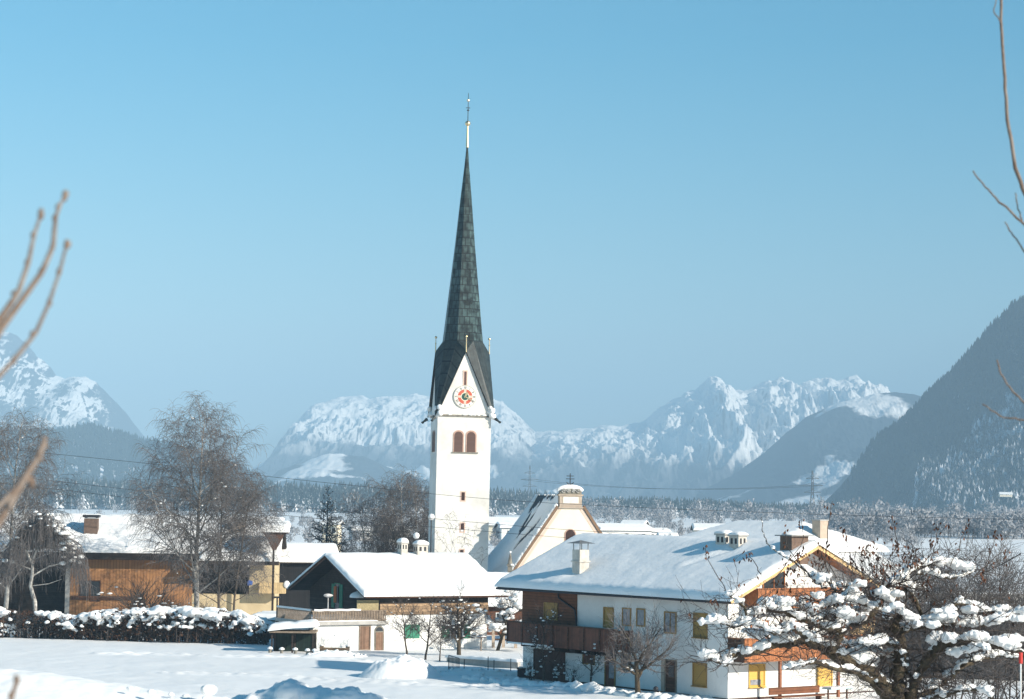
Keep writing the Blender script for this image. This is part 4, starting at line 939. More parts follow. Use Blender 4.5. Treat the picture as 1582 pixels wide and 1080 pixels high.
    def arch(ax, out, c, u, z0, z1, w, n='bell_window'):
        pts = [(u - w, z0), (u - w, z1 - w)] + [(u - w * math.cos(q), z1 - w + w * math.sin(q)) for q in np.linspace(0, math.pi, 16)][1:-1] + [(u + w, z1 - w), (u + w, z0)]
        big = [((p[0] - u) * 1.28 + u, (p[1] - z0) * 1.07 + z0) for p in pts]
        d = 'y' if ax == 'y' else 'x'; lo, hi = (c + out * .05, c) if out < 0 else (c, c + out * .05)
        o = obj(n, MB().prism(big, d, lo, hi), PINKST, t); lo, hi = (c + out * .07, c + out * .051); lo, hi = min(lo, hi), max(lo, hi)
        obj('louvres', MB().prism(pts, d, lo, hi), LOUVRE, o)
    zb0, zb1 = zc - 4.15, zc - 1.75
    for u in (-.15 - .70 + .2, .65 + .2): arch('y', -1, -a, u, zb0, zb1, .50)
    obj('sill', MB().box(-1.4, 1.7, -a - .12, -a, zb0 - .14, zb0), DKSTONE, t)
    for u in (-.7, .7): arch('x', -1, -a, u, zb0, zb1, .50); arch('x', 1, a, u, zb0, zb1, .50); arch('y', 1, a, u, zb0, zb1, .50)
    for zq, s_ in ((13.85, 0), (10.2, 1), (7.1, 0)):
        o = obj('slit_window', MB().box(-.34 + .05, .34 + .05, -a - .04, -a, zq - .62, zq + .62), PALEPINK, t); obj('opening', MB().box(-.2 + .05, .2 + .05, -a - .055, -a - .041, zq - .48, zq + .48), DKSLIT, o)
        if s_: obj('snow_cover', MB().box(-.18 + .05, .12 + .05, -a - .09, -a - .056, zq - .46, zq - .28), SNOW, o)
    zq = za - 3.2; yq = -a + .12 * (zq - tz) / (za - tz)
    o = obj('slit_window', MB().box(-.27, .27, yq - .05, yq + .1, zq - .95, zq + .95), PALEPINK, t); obj('opening', MB().box(-.14, .14, yq - .065, yq - .051, zq - .8, zq + .8), LOUVRE, o)
    # faded year on the shaft
    yr = MB(); segs = {'1': 'bc', '8': 'abcdefg', '3': 'abgcd'}; bx = {'a': (0, 1, .3, .03), 'g': (0, .5, .3, .03), 'd': (0, 0, .3, .03), 'b': (.3, .5, .03, .5), 'c': (.3, 0, .03, .5), 'f': (0, .5, .03, .5), 'e': (0, 0, .03, .5)}
    for i, ch in enumerate('1883'):
        for s_ in segs[ch]: q = bx[s_]; x_ = -1.1 + i * .55 + q[0]; z_ = 8.35 + q[1] * .75; yr.box(x_, x_ + max(q[2], .06), -a - .006, -a, z_, z_ + max(q[3] * .75, .06))
    obj('painted_year', yr, FADED, t)
    # clock
    zk = tz + 2.15; yk = -a + .0; cl = obj('clock', MB().cyl((0, yk - .10, zk), (0, yk + .2, zk), 1.36, n=48), CLOCKW, t)
    ring = lambda r0, r1, y, n=48: MB().add(np.concatenate([[(r * math.cos(q), y, zk + r * math.sin(q)) for q in np.arange(n) * 2 * math.pi / n] for r in (r0, r1)]), np.array([[i, (i + 1) % n, n + (i + 1) % n, n + i] for i in range(n)]))
    obj('rim', ring(1.27, 1.36, yk - .106), NUMG, cl); obj('inner_disc', MB().cyl((0, yk - .115, zk), (0, yk - .101, zk), .88, n=40), CLOCKRED, cl)
    pt = MB()
    for q in range(4): A_ = q * math.pi / 2; d = np.array([math.cos(A_), 0, math.sin(A_)]); n_ = np.array([-d[2], 0, d[0]]); b0 = np.array([0, yk - .119, zk]); pt.quad(b0 + d * .4 - n_ * .13, b0 + d * .86 - n_ * .15, b0 + d * .86 + n_ * .15, b0 + d * .4 + n_ * .13)
    obj('painted_cross', pt, PALEPINK, cl); obj('painted_ring', ring(.42, .52, yk - .122), CREAM, cl); obj('centre_disc', MB().cyl((0, yk - .128, zk), (0, yk - .102, zk), .42, n=24), CLOCKGRN, cl)
    nm = MB()
    def stroke(cx, ang, x0, z0, x1, z1, w):
        p0 = np.array([x0, z0]); p1 = np.array([x1, z1]); d = (p1 - p0) / np.linalg.norm(p1 - p0); n_ = np.array([-d[1], d[0]]) * w / 2
        rot = np.array([[math.cos(ang), -math.sin(ang)], [math.sin(ang), math.cos(ang)]]); q = []
        for p in (p0 - n_, p1 - n_, p1 + n_, p0 + n_): r_ = rot @ (p + [0, 1.07]); q.append((r_[0], yk - .108, zk + r_[1]))
        nm.quad(*q)
    for h_, txt in enumerate(('XII', 'I', 'II', 'III', 'IIII', 'V', 'VI', 'VII', 'VIII', 'IX', 'X', 'XI')):
        ang = -h_ * math.pi / 6; ws = {'I': .075, 'V': .14, 'X': .15}; tot = sum(ws[c_] for c_ in txt); x = -tot / 2
        for c_ in txt:
            w_ = ws[c_]; m_ = x + w_ / 2
            if c_ == 'I': stroke(0, ang, m_, -.14, m_, .14, .045)
            if c_ == 'V': stroke(0, ang, m_ - .055, .14, m_, -.14, .045); stroke(0, ang, m_ + .055, .14, m_, -.14, .025)
            if c_ == 'X': stroke(0, ang, m_ - .06, .14, m_ + .06, -.14, .045); stroke(0, ang, m_ + .06, .14, m_ - .06, -.14, .025)
            x += w_
    obj('numerals', nm, NUM, cl)
    def hand(ang, ln, w, mat, n):
        d = np.array([math.sin(ang), 0, math.cos(ang)]); s_ = np.array([d[2], 0, -d[0]]); b = np.array([0, yk - .15, zk]); q = [b - d * .15 - s_ * w * .4, b + d * ln * .7 - s_ * w, b + d * ln, b + d * ln * .7 + s_ * w, b - d * .15 + s_ * w * .4]
        obj(n, MB().add([*q, *[p - [0, .02, 0] for p in q]], [[0, 1, 2, 3, 4], [9, 8, 7, 6, 5]], [[i, (i + 1) % 5, 5 + (i + 1) % 5, 5 + i] for i in range(5)]), mat, cl)
    hand(math.radians(116), 1.0, .10, GOLD, 'minute_hand'); hand(math.radians(28), .62, .15, GOLD, 'hour_hand')
    return fr
CLOCKW = M('clock_white', (.80, .78, .70), .8); NUMG = M('clock_rim', (.45, .43, .38), .8); DKSLIT = M('dark_opening', (.05, .025, .02), .9)
COPPERD = M('dark_copper', (.014, .019, .020), .5, c2=(.042, .055, .054), scale=1.2, stripe=('XY', 1.6), sdist=.3, stripec=(.008, .01, .011))
def spire_mat():
    m = bpy.data.materials.new('copper_plates'); m.use_nodes = True; t = m.node_tree; b = t.nodes['Principled BSDF']; b.inputs['Roughness'].default_value = .45; b.inputs['Specular IOR Level'].default_value = .4
    uv = t.nodes.new('ShaderNodeUVMap'); br = t.nodes.new('ShaderNodeTexBrick'); br.inputs['Scale'].default_value = 1.0; br.inputs['Brick Width'].default_value = .60; br.inputs['Row Height'].default_value = .95; br.inputs['Mortar Size'].default_value = .055
    br.offset = .5; br.inputs['Color1'].default_value = (.052, .084, .082, 1); br.inputs['Color2'].default_value = (.022, .036, .035, 1); br.inputs['Mortar'].default_value = (.010, .013, .013, 1); br.inputs['Bias'].default_value = -.1
    t.links.new(uv.outputs[0], br.inputs[0])
    n = t.nodes.new('ShaderNodeTexNoise'); n.inputs['Scale'].default_value = 1.3; n.inputs['Detail'].default_value = 5; tc = t.nodes.new('ShaderNodeTexCoord'); t.links.new(tc.outputs['Object'], n.inputs['Vector'])
    r = t.nodes.new('ShaderNodeValToRGB'); r.color_ramp.elements[0].position = .38; r.color_ramp.elements[0].color = (.3, .3, .3, 1); r.color_ramp.elements[1].position = .62; r.color_ramp.elements[1].color = (1.25, 1.3, 1.3, 1); t.links.new(n.outputs[0], r.inputs[0])
    mx = t.nodes.new('ShaderNodeMix'); mx.data_type = 'RGBA'; mx.blend_type = 'MULTIPLY'; mx.inputs['Factor'].default_value = 1; t.links.new(br.outputs[0], mx.inputs['A']); t.links.new(r.outputs[0], mx.inputs['B']); t.links.new(mx.outputs['Result'], b.inputs['Base Color'])
    return m
SPIRE = spire_mat()
TW = tower()

def nave():
    c = at(882, 775, 262); fr = Fr((c[0], 262, -1.2), math.radians(10.9)); R = fr
    t = thing('church_nave', 'church nave with steep snow-grey roof and cream baroque gable', 'church', fr.o, fr.a)
    P = lambda px, py: R.loc(px, py, 'y', 0)
    Lt, Rt = P(863, 785), P(900, 785); Lb = P(806, 868); zt = (Lt[2] + Rt[2]) / 2; kk = (Lt[2] - Lb[2]) / (Lt[0] - Lb[0]); hw = (Rt[0] - Lt[0]) / 2; xc = (Rt[0] + Lt[0]) / 2
    ze = 5.0; xe = hw + (zt - ze) / kk; Ln = 24.0
    roofz = lambda x: zt + (hw - abs(x - xc)) * kk
    obj('gable', MB().prism([(xc - xe, -1), (xc + xe, -1), (xc + xe, ze), (xc + hw, zt), (xc - hw, zt), (xc - xe, ze)], 'y', 0, .6), CHURCHP, t)
    tr = MB()
    for s_ in (-1, 1):
        A = (xc + s_ * (hw + .05), zt + .02); B = (xc + s_ * (xe + .3), ze - .3 * kk + .02); n_ = np.array([kk, s_ * 1.0]); n_ /= np.linalg.norm(n_)
        w_ = .30; q = [A, B, (B[0] + s_ * w_ * .6, B[1] + w_), (A[0] + s_ * w_ * .6, A[1] + w_)]
        tr.prism(q if s_ > 0 else q[::-1], 'y', -.14, .7)
    obj('rake_trim', tr, RAKE, t)
    tb = MB()
    for s_ in (-1, 1):
        A = (xc + s_ * (hw - .35), zt - .15); B = (xc + s_ * (xe - .35), ze - .15); tb.prism([A, B, (B[0] + s_ * .32, B[1]), (A[0] + s_ * .32, A[1])][::s_], 'y', -.03, -.002)
    obj('painted_border', tb, PALEPINK, t)
    bz1 = P(881, 766)[2]; b = obj('gable_block', MB().box(xc - hw + .1, xc + hw - .1, -.1, .9, zt, bz1).box(xc - hw - .05, xc + hw + .05, -.2, 1.0, zt - .02, zt + .14).box(xc - hw - .05, xc + hw + .05, -.2, 1.0, bz1, bz1 + .16), STONE, t)
    obj('inscription_panel', MB().box(xc - hw + .5, xc + hw - .5, -.13, -.101, zt + .55, bz1 - .12), CREAMW, b)
    cz = P(881, 757)[2]; pts = [(xc - hw + .05, bz1 + .16)] + [(xc + (hw - .1) * math.cos(q), bz1 + .16 + (cz - bz1) * (math.sin(q) ** .7)) for q in np.linspace(math.pi * .98, .02, 18)] + [(xc + hw - .05, bz1 + .16)]
    cr = obj('scroll_cresting', MB().prism(pts[::-1], 'y', .0, .8), DKSTONE, b)
    sc = MB()
    for u, r_ in ((-.85, .3), (.85, .3), (-.3, .22), (.3, .22)): sc.tubes([(np.array([(xc + u + r_ * (1 - q / 14) * math.cos(q * .8), -.05, bz1 + .55 + r_ * (1 - q / 14) * math.sin(q * .8)) for q in range(12)]), np.full(12, .07))], 6)
    obj('scrolls', sc, CONC, cr)
    sv = [(xc + (hw + .12) * math.cos(q), bz1 + .16 + (cz - bz1 + .12) * math.sin(q) ** .6) for q in np.linspace(math.pi * .9, math.pi * .1, 22)]
    obj('snow_cover', MB().tubes([(np.array([(p[0], .4, p[1]) for p in sv]), .36 * np.sin(np.linspace(.35, math.pi - .35, 22)) ** .6)], 10), SNOW, cr, True)
    x_ = P(882, 750); f = MB().cyl((xc, .4, cz), (xc, .4, x_[2] + 1.4), .07, .05); h = x_[2]
    for z_, w_ in ((1.05, .42), (.72, .5)): f.box(xc - w_, xc + w_, .36, .44, h + z_, h + z_ + .08)
    for s_ in (-1, 1): f.cyl((xc - .42 * s_, .4, h - .35), (xc + .42 * s_, .4, h + .35), .06)
    f.ball((xc, .4, h), .16); obj('iron_cross', f, DARK, t)
    # roof: steep, flaring at the eaves, hipped at the far end
    rz = roofz(xc + hw * .35) if False else P(850, 768)[2] + .25; rm = abs(rz - zt) ; 
    prof = lambda u: rz - (rz - 4.2) * (u * 1.12 - .12 * u ** 2.6) if u < 1 else 4.2
    us = np.linspace(0, 1, 40); ys = np.linspace(.5, Ln, 60); V = np.zeros((79, 60, 3))
    uu = np.concatenate([-us[::-1], us[1:]]); xe2 = xe + .6
    for j, y in enumerate(ys):
        V[:, j, 0] = xc + uu * xe2; V[:, j, 1] = y; V[:, j, 2] = [rz - (rz - 4.2) * (abs(q) * 1.25 - .25 * abs(q) ** 2) for q in uu]
    hip = np.array([[1.0]])
    UU, YY = np.meshgrid(uu, ys, indexing='ij'); d = (Ln - YY) / 4.0
    Zh = 4.2 + (rz - 4.2) * np.clip(1.25 * d - .25 * np.clip(d, 0, 1) ** 2, 0, 1); V[:, :, 2] = np.minimum(V[:, :, 2], Zh)
    V2 = V.copy(); roof = obj('roof', MB().grid(V), SLATE, t, True)
    n_ = .22 + .10 * fbm(V[..., 1] / 2.0, V[..., 0] / 1.3, 3, 9)
    # two slides where the snow has let go of the slates
    def slide(x0, y0, x1, y1, w):
        t_ = np.clip(((V[..., 0] - x0) * (x1 - x0) + (V[..., 1] - y0) * (y1 - y0)) / ((x1 - x0) ** 2 + (y1 - y0) ** 2), 0, 1)
        dd = np.hypot(V[..., 0] - lerp(x0, x1, t_), V[..., 1] - lerp(y0, y1, t_)) + .35 * gnoise(V[..., 0] * 2, V[..., 1] * 2, 3); return dd < w
    def rp(px, py):
        best = None
        for xq in np.linspace(xc - xe2, xc, 160):
            p = R.loc(px, py, 'x', xq); u = abs(xq - xc) / xe2; e = abs(p[2] - (rz - (rz - 4.2) * (u * 1.25 - .25 * u * u)))
            if best is None or e < best[0]: best = (e, p)
        return best[1]
    fine_u = np.linspace(-1, 1, 200); fy = np.linspace(.5, Ln, 260); UU, YY = np.meshgrid(fine_u, fy, indexing='ij'); XX = xc + UU * xe2
    d = (Ln - YY) / 4.0; ZZ = np.minimum(rz - (rz - 4.2) * (np.abs(UU) * 1.25 - .25 * UU ** 2), 4.2 + (rz - 4.2) * np.clip(1.25 * d - .25 * np.clip(d, 0, 1) ** 2, 0, 1))
    V = np.stack([XX, YY, ZZ], -1); th = .20 + .08 * fbm(YY / 2.0, XX / 1.3, 3, 9)
    msk = np.zeros(XX.shape, bool)
    for a_, b_, w_ in (((819, 805), (806, 822), .75), ((815, 801), (810, 812), .6), ((829, 811), (800, 842), .55), ((836, 769), (826, 777), .8), ((841, 769), (836, 776), .6), ((836, 768), (858, 768), .2)):
        pa, pb = rp(*a_), rp(*b_); msk |= slide(pa[0], pa[1], pb[0], pb[1], w_)
    V[..., 2] = ZZ + np.where(msk, -.5, th)
    obj('snow_cover', MB().grid(V), SNOW, roof, True)
    obj('wall', MB().box(xc - xe + .3, xc + xe - .3, .6, Ln - .4, -1, 4.6), CHURCHP, t)
    rng = np.random.default_rng(6); m = MB()
    for j in range(46): q = j / 45; m.blob((xc - lerp(hw + .15, xe + .5, q) - .12, .3, lerp(zt + .1, ze - .5, q) + .22), (rng.uniform(.18, .34), .4, rng.uniform(.14, .34)), rng, 2, .25)
    obj('snow_cover', m, SNOW, t, True)
    p = P(881, 826); w_ = .55; ap = [(p[0] - w_, p[2] - .9), (p[0] - w_, p[2])] + [(p[0] - w_ * math.cos(q), p[2] + w_ * math.sin(q)) for q in np.linspace(0, math.pi, 12)][1:-1] + [(p[0] + w_, p[2]), (p[0] + w_, p[2] - .9)]
    o = obj('arched_window', MB().prism([((x - p[0]) * 1.25 + p[0], (z - p[2]) * 1.2 + p[2]) for x, z in ap], 'y', -.05, 0), PINKST, t); obj('pane', MB().prism(ap, 'y', -.07, -.051), DKSLIT, o)
    # little turret on the eave
    q = R.loc(788, 880, 'y', -3.0); s0 = thing('spirelet', 'thin dark stone spirelet with snow at its tip beside the nave', 'spirelet', R.world((q[0], -3.0, 0)))
    zb = R.loc(788, 892, 'y', -3.0)[2]; z1 = R.loc(788, 853, 'y', -3.0)[2]
    obj('shaft', MB().box(-.28, .28, -.28, .28, -.5, zb + 1.4).box(-.36, .36, -.36, .36, zb + 1.3, zb + 1.45), DKSTONE, s0); obj('cone', MB().cyl((0, 0, zb + 1.45), (0, 0, z1), .3, .04, 8), DKSTONE, s0)
    obj('snow_cover', MB().ball((0, 0, z1), .14).blob((.2, -.2, zb + 1.4), (.25, .2, .16), rng, 2), SNOW, s0, True)
CHURCHP = M('church_plaster', (.80, .74, .62), .9, c2=(.74, .66, .54), scale=.4); CREAMW = M('cream_panel', (.78, .74, .66), .9, c2=(.68, .62, .54), scale=2)
RAKE = M('rake_stone', (.22, .14, .09), .9, var=.2, scale=2); SLATE = M('dark_slates', (.035, .035, .04), .7, var=.3, scale=3, stripe=('Y', 3))
nave()
#PART3
# ---------------------------------------------------------------- garden, hedge and snow heaps
def hedge():
    rng = np.random.default_rng(12); Y = 211.0; xs0 = px_x(-25, Y); a = gloc(-25, Y); b = gloc(414, 203.0)
    t = thing('hedge', 'long brown winter hedge heaped with lumps of snow along the field', 'hedge', a, 0)
    L = b[0] - a[0]; m = MB(); tw = []; sn = MB(); leaf = []
    hgt = lambda x: np.interp(x / L, [0, .05, .28, .32, .40, .5, .62, .75, .9, 1], [2.6, 2.6, 2.3, 2.0, 2.5, 2.7, 2.9, 3.0, 2.8, 1.9])
    yl = lambda x: (b[1] - a[1]) * x / L; zl = lambda x: G(a[0] + x, a[1] + yl(x)) - a[2]
    for i in range(900):                          # stems
        x = rng.uniform(0, L); y = yl(x) + rng.normal() * .45; h = hgt(x) * rng.uniform(.6, 1.0); z = zl(x)
        tw.append((np.array([(x, y, z - .2), (x + rng.normal() * .15, y + rng.normal() * .15, z + h * .5), (x + rng.normal() * .35, y + rng.normal() * .3, z + h)]), np.array([.04, .03, .015])))
        for q in range(4):
            z0 = z + h * rng.uniform(.2, .9); d = rng.normal(size=3) * .35; tw.append((np.array([(x, y, z0), (x + d[0], y + d[1], z0 + abs(d[2]) + .1)]), np.array([.018, .008])))
    obj('stems', MB().tubes(tw, 3), TWIGD, t)
    n = 15000; x = rng.uniform(0, L, n); k = rng.uniform(0, 1, n) ** .8
    dens = np.interp(x / L, [0, .12, .24, .3, .36, 1], [.25, .25, .3, 1, 1, 1]); keep = rng.uniform(0, 1, n) < dens; x = x[keep]; k = k[keep]; n = len(x)
    y = np.array([yl(q) for q in x]) + rng.normal(size=n) * .6; H = np.array([hgt(q) for q in x]); Zg = np.array([zl(q) for q in x])
    c = np.stack([x, y, Zg + .1 + k * H * (.92 + .1 * gnoise(x * .9, x * 0 + .3, 5))], -1)
    V = c[:, None, :] + rng.normal(size=(n, 4, 3)) * .10
    obj('foliage', MB().add(V.reshape(-1, 3), np.arange(n * 4).reshape(n, 4)), LEAFH, t)
    for i in range(1000):
        x = rng.uniform(0, L); f = x / L
        if f > .07 and f < .235 and rng.uniform() < .93: continue
        if .235 < f < .30 and rng.uniform() < .6: continue
        y = yl(x) + rng.normal() * .6; r = rng.uniform(.18, .5); top = hgt(x) * (.95 + .12 * gnoise(np.array([x * .7]), np.array([.3]), 5)[0])
        d = -rng.uniform(0, 1) ** 2.2 * hgt(x) * .5
        if d < -.3: r *= .6; y -= .5
        sn.blob((x, y, zl(x) + top + d), (r * 1.35, r * 1.1, r * .7), rng, 1, .2)
    xs = np.linspace(L * .30, L * .99, 130)
    for off in (-.35, .1, .5):
        q = np.array([(x, yl(x) + off + .25 * math.sin(x * 1.7 + off), zl(x) + hgt(x) * (.97 + .10 * float(gnoise(np.array([x * .7]), np.array([.3 + off]), 5)[0])) + .05) for x in xs]); rr = .26 * np.clip(.65 + .9 * gnoise(xs * 1.1, xs * 0 + off * 3, 8), .12, 1.3); sn.tubes([(q, rr)], 7, cap=True)
    obj('snow_cover', remesh(sn, .11, .09, .35, 2), SNOW, t)
    # wire fence with snow clinging to it in the gap
    f = thing('wire_fence', 'sagging wire fence with snow clinging to it below the weeping birch', 'fence', (a[0], a[1] - 1.2, a[2]), 0); fl = L * .30; m = MB(); w = MB(); s = MB()
    for i in range(9): q = fl * i / 8; m.cyl((q, 0, -.3), (q, 0, 1.6), .05, n=5)
    obj('post', m, GREYW, f)
    for z in (.3, .7, 1.1, 1.5): w.tubes([(np.array([(q, 0, z + .05 * math.sin(q * 3)) for q in np.linspace(0, fl, 30)]), np.full(30, .02))], 3)
    obj('wires', w, WIRE, f)
    for i in range(160): q = rng.uniform(0, fl); s.blob((q, -.03, rng.choice([.3, .7, 1.1, .5, .9]) + rng.normal() * .08), (.16, .06, .12), rng, 1, .3)
    obj('snow_cover', s, SNOW, f, True)
hedge()
def heap(name, label, px, py, Y, w, h, d, seed, lump=.12, vox=.12, lumps=0, sink=.2, pw=.8):
    x = px_x(px, Y); z = G(x, Y); rng = np.random.default_rng(seed); n = 90
    u, v = np.meshgrid(np.linspace(-1.05, 1.05, n), np.linspace(-1.05, 1.05, n // 2), indexing='ij'); rr = np.hypot(u, v)
    Z = h * np.clip(1 - rr ** (2 if pw < 1 else 2.6), 0, 1) ** pw * (1 + lump * 3 * fbm(u * 2.2 + seed, v * 2.2, 4, seed)) - sink * (rr > 1) - .08
    P = np.stack([x + u * w / 2, Y + v * d / 2, z + Z], -1); m = MB().grid(P)
    if lumps:
        o = MB()
        for i in range(lumps):
            a = rng.uniform(-1, 1); b_ = rng.uniform(-1, 1); q = max(0, 1 - a * a - b_ * b_); r = rng.uniform(.08, .30) * h
            o.blob((x + a * w / 2, Y + b_ * d / 2, z + h * q ** .8 * .92), (r * 1.3, r * 1.2, r), rng, 2, .3)
        b2 = MB().add(np.concatenate(m.v), *m.f); b2.add(P.reshape(-1, 3)[:0], ) if False else None
        me = remesh(o, vox, lump * .4, .25, seed); me2 = m.mesh('heap', True)
        bm = bmesh.new(); bm.from_mesh(me); bm.from_mesh(me2); out = bpy.data.meshes.new('heap'); bm.to_mesh(out); bm.free(); out.polygons.foreach_set('use_smooth', np.full(len(out.polygons), True))
        return tag(obj(name, out, SNOW), label, 'snow heap')
    return tag(obj(name, m, SNOW, smooth=True), label, 'snow heap')
heap('snow_heap', 'smooth rounded snow mound on the field in front of the chalet', 620, 1040, 162.5, 6.2, 1.45, 4.2, 3, .12, pw=1.15)
heap('snow_heap', 'low lumpy snow ridge beside the log barrier', 520, 1012, 187, 5.5, .5, 1.6, 4, .2, lumps=30)
heap('snow_heap', 'lumpy ploughed snow edge along the sunken drive', 745, 1042, 165, 9.5, .45, 1.6, 5, .2, lumps=60, vox=.08)
def near_snow():
    # the bank at the rim of the camera hill and the chunky pile beside it
    rng = np.random.default_rng(21); Y = 30.0; n = 160
    px = np.linspace(-260, 420, n); top = np.interp(px, [-260, -40, 0, 60, 130, 200, 260, 310, 335, 360, 420], [1015, 1024, 1027, 1034, 1045, 1057, 1066, 1071, 1074, 1090, 1130])
    v = np.linspace(-1, 1, 40); P = np.zeros((n, 40, 3))
    for i in range(n):
        q = at(px[i], top[i], Y); zt = q[2] - .05
        for j, vv in enumerate(v):
            y = Y + vv * 5.5; zg = G(q[0], y) - .15; f = max(0, 1 - abs(vv) ** 1.6)
            P[i, j] = (q[0], y, max(zg, lerp(zg, zt, f)))
    X, Yg = P[..., 0], P[..., 1]; P[..., 2] += (.07 * fbm(X / 1.2, Yg / 1.2, 4, 3) + .03 * fbm(X / .3, Yg / .3, 2, 6)) * (1 - np.abs(v))[None, :]
    m = MB().grid(P); tag(obj('snow_bank', m, SNOW, smooth=True), 'smooth bright snow bank along the near edge of the slope', 'snow bank')
    o = MB(); 
    for i in range(9): p = rng.uniform(170, 320); q = at(p, np.interp(p, px, top) + 3, Y - .4 + rng.normal() * .4); r = rng.uniform(.015, .04); q[2] -= .03; o.blob(q, (r * 1.7, r * 1.3, r), rng, 2, .35)
    q = at(322, 1066, Y - .6); o.blob(q, (.12, .11, .075), rng, 2, .2)
    tag(obj('snow_lumps', remesh(o, .02, .012, .08, 3), SNOW), 'small snow clods crumbling down the bright bank', 'snow lumps')
    Y = 42.0; o = MB(); t0 = [(372, 1084), (395, 1074), (420, 1067), (440, 1058), (450, 1054), (460, 1061), (480, 1066), (495, 1064), (515, 1072), (530, 1065), (548, 1070), (565, 1074), (580, 1086)]
    for i in range(150):
        p = rng.uniform(376, 574); y = np.interp(p, [q[0] for q in t0], [q[1] for q in t0]); r = rng.uniform(.10, .24); c = at(p, y, Y + rng.normal() * .8); c[2] -= r * .7; c[2] -= abs(rng.normal()) * .05
        o.blob(c, (r * 1.2, r * 1.1, r), rng, 2, .35)
    for i in range(60):
        p = rng.uniform(376, 574); y = 1096 + rng.uniform(0, 20); r = .32; c = at(p, y, Y + rng.normal() * .7); o.blob(c, (r * 1.5, r * 2, r), rng, 2, .2)
    c = at(475, 1150, Y); o.blob((c[0], Y, c[2] - .5), (2.0, 2.2, 1.4), rng, 3, .1)
    tag(obj('snow_heap', remesh(o, .05, .045, .16, 5), SNOW), 'chunky blue-shadowed pile of shovelled snow in the foreground', 'snow heap')
near_snow()

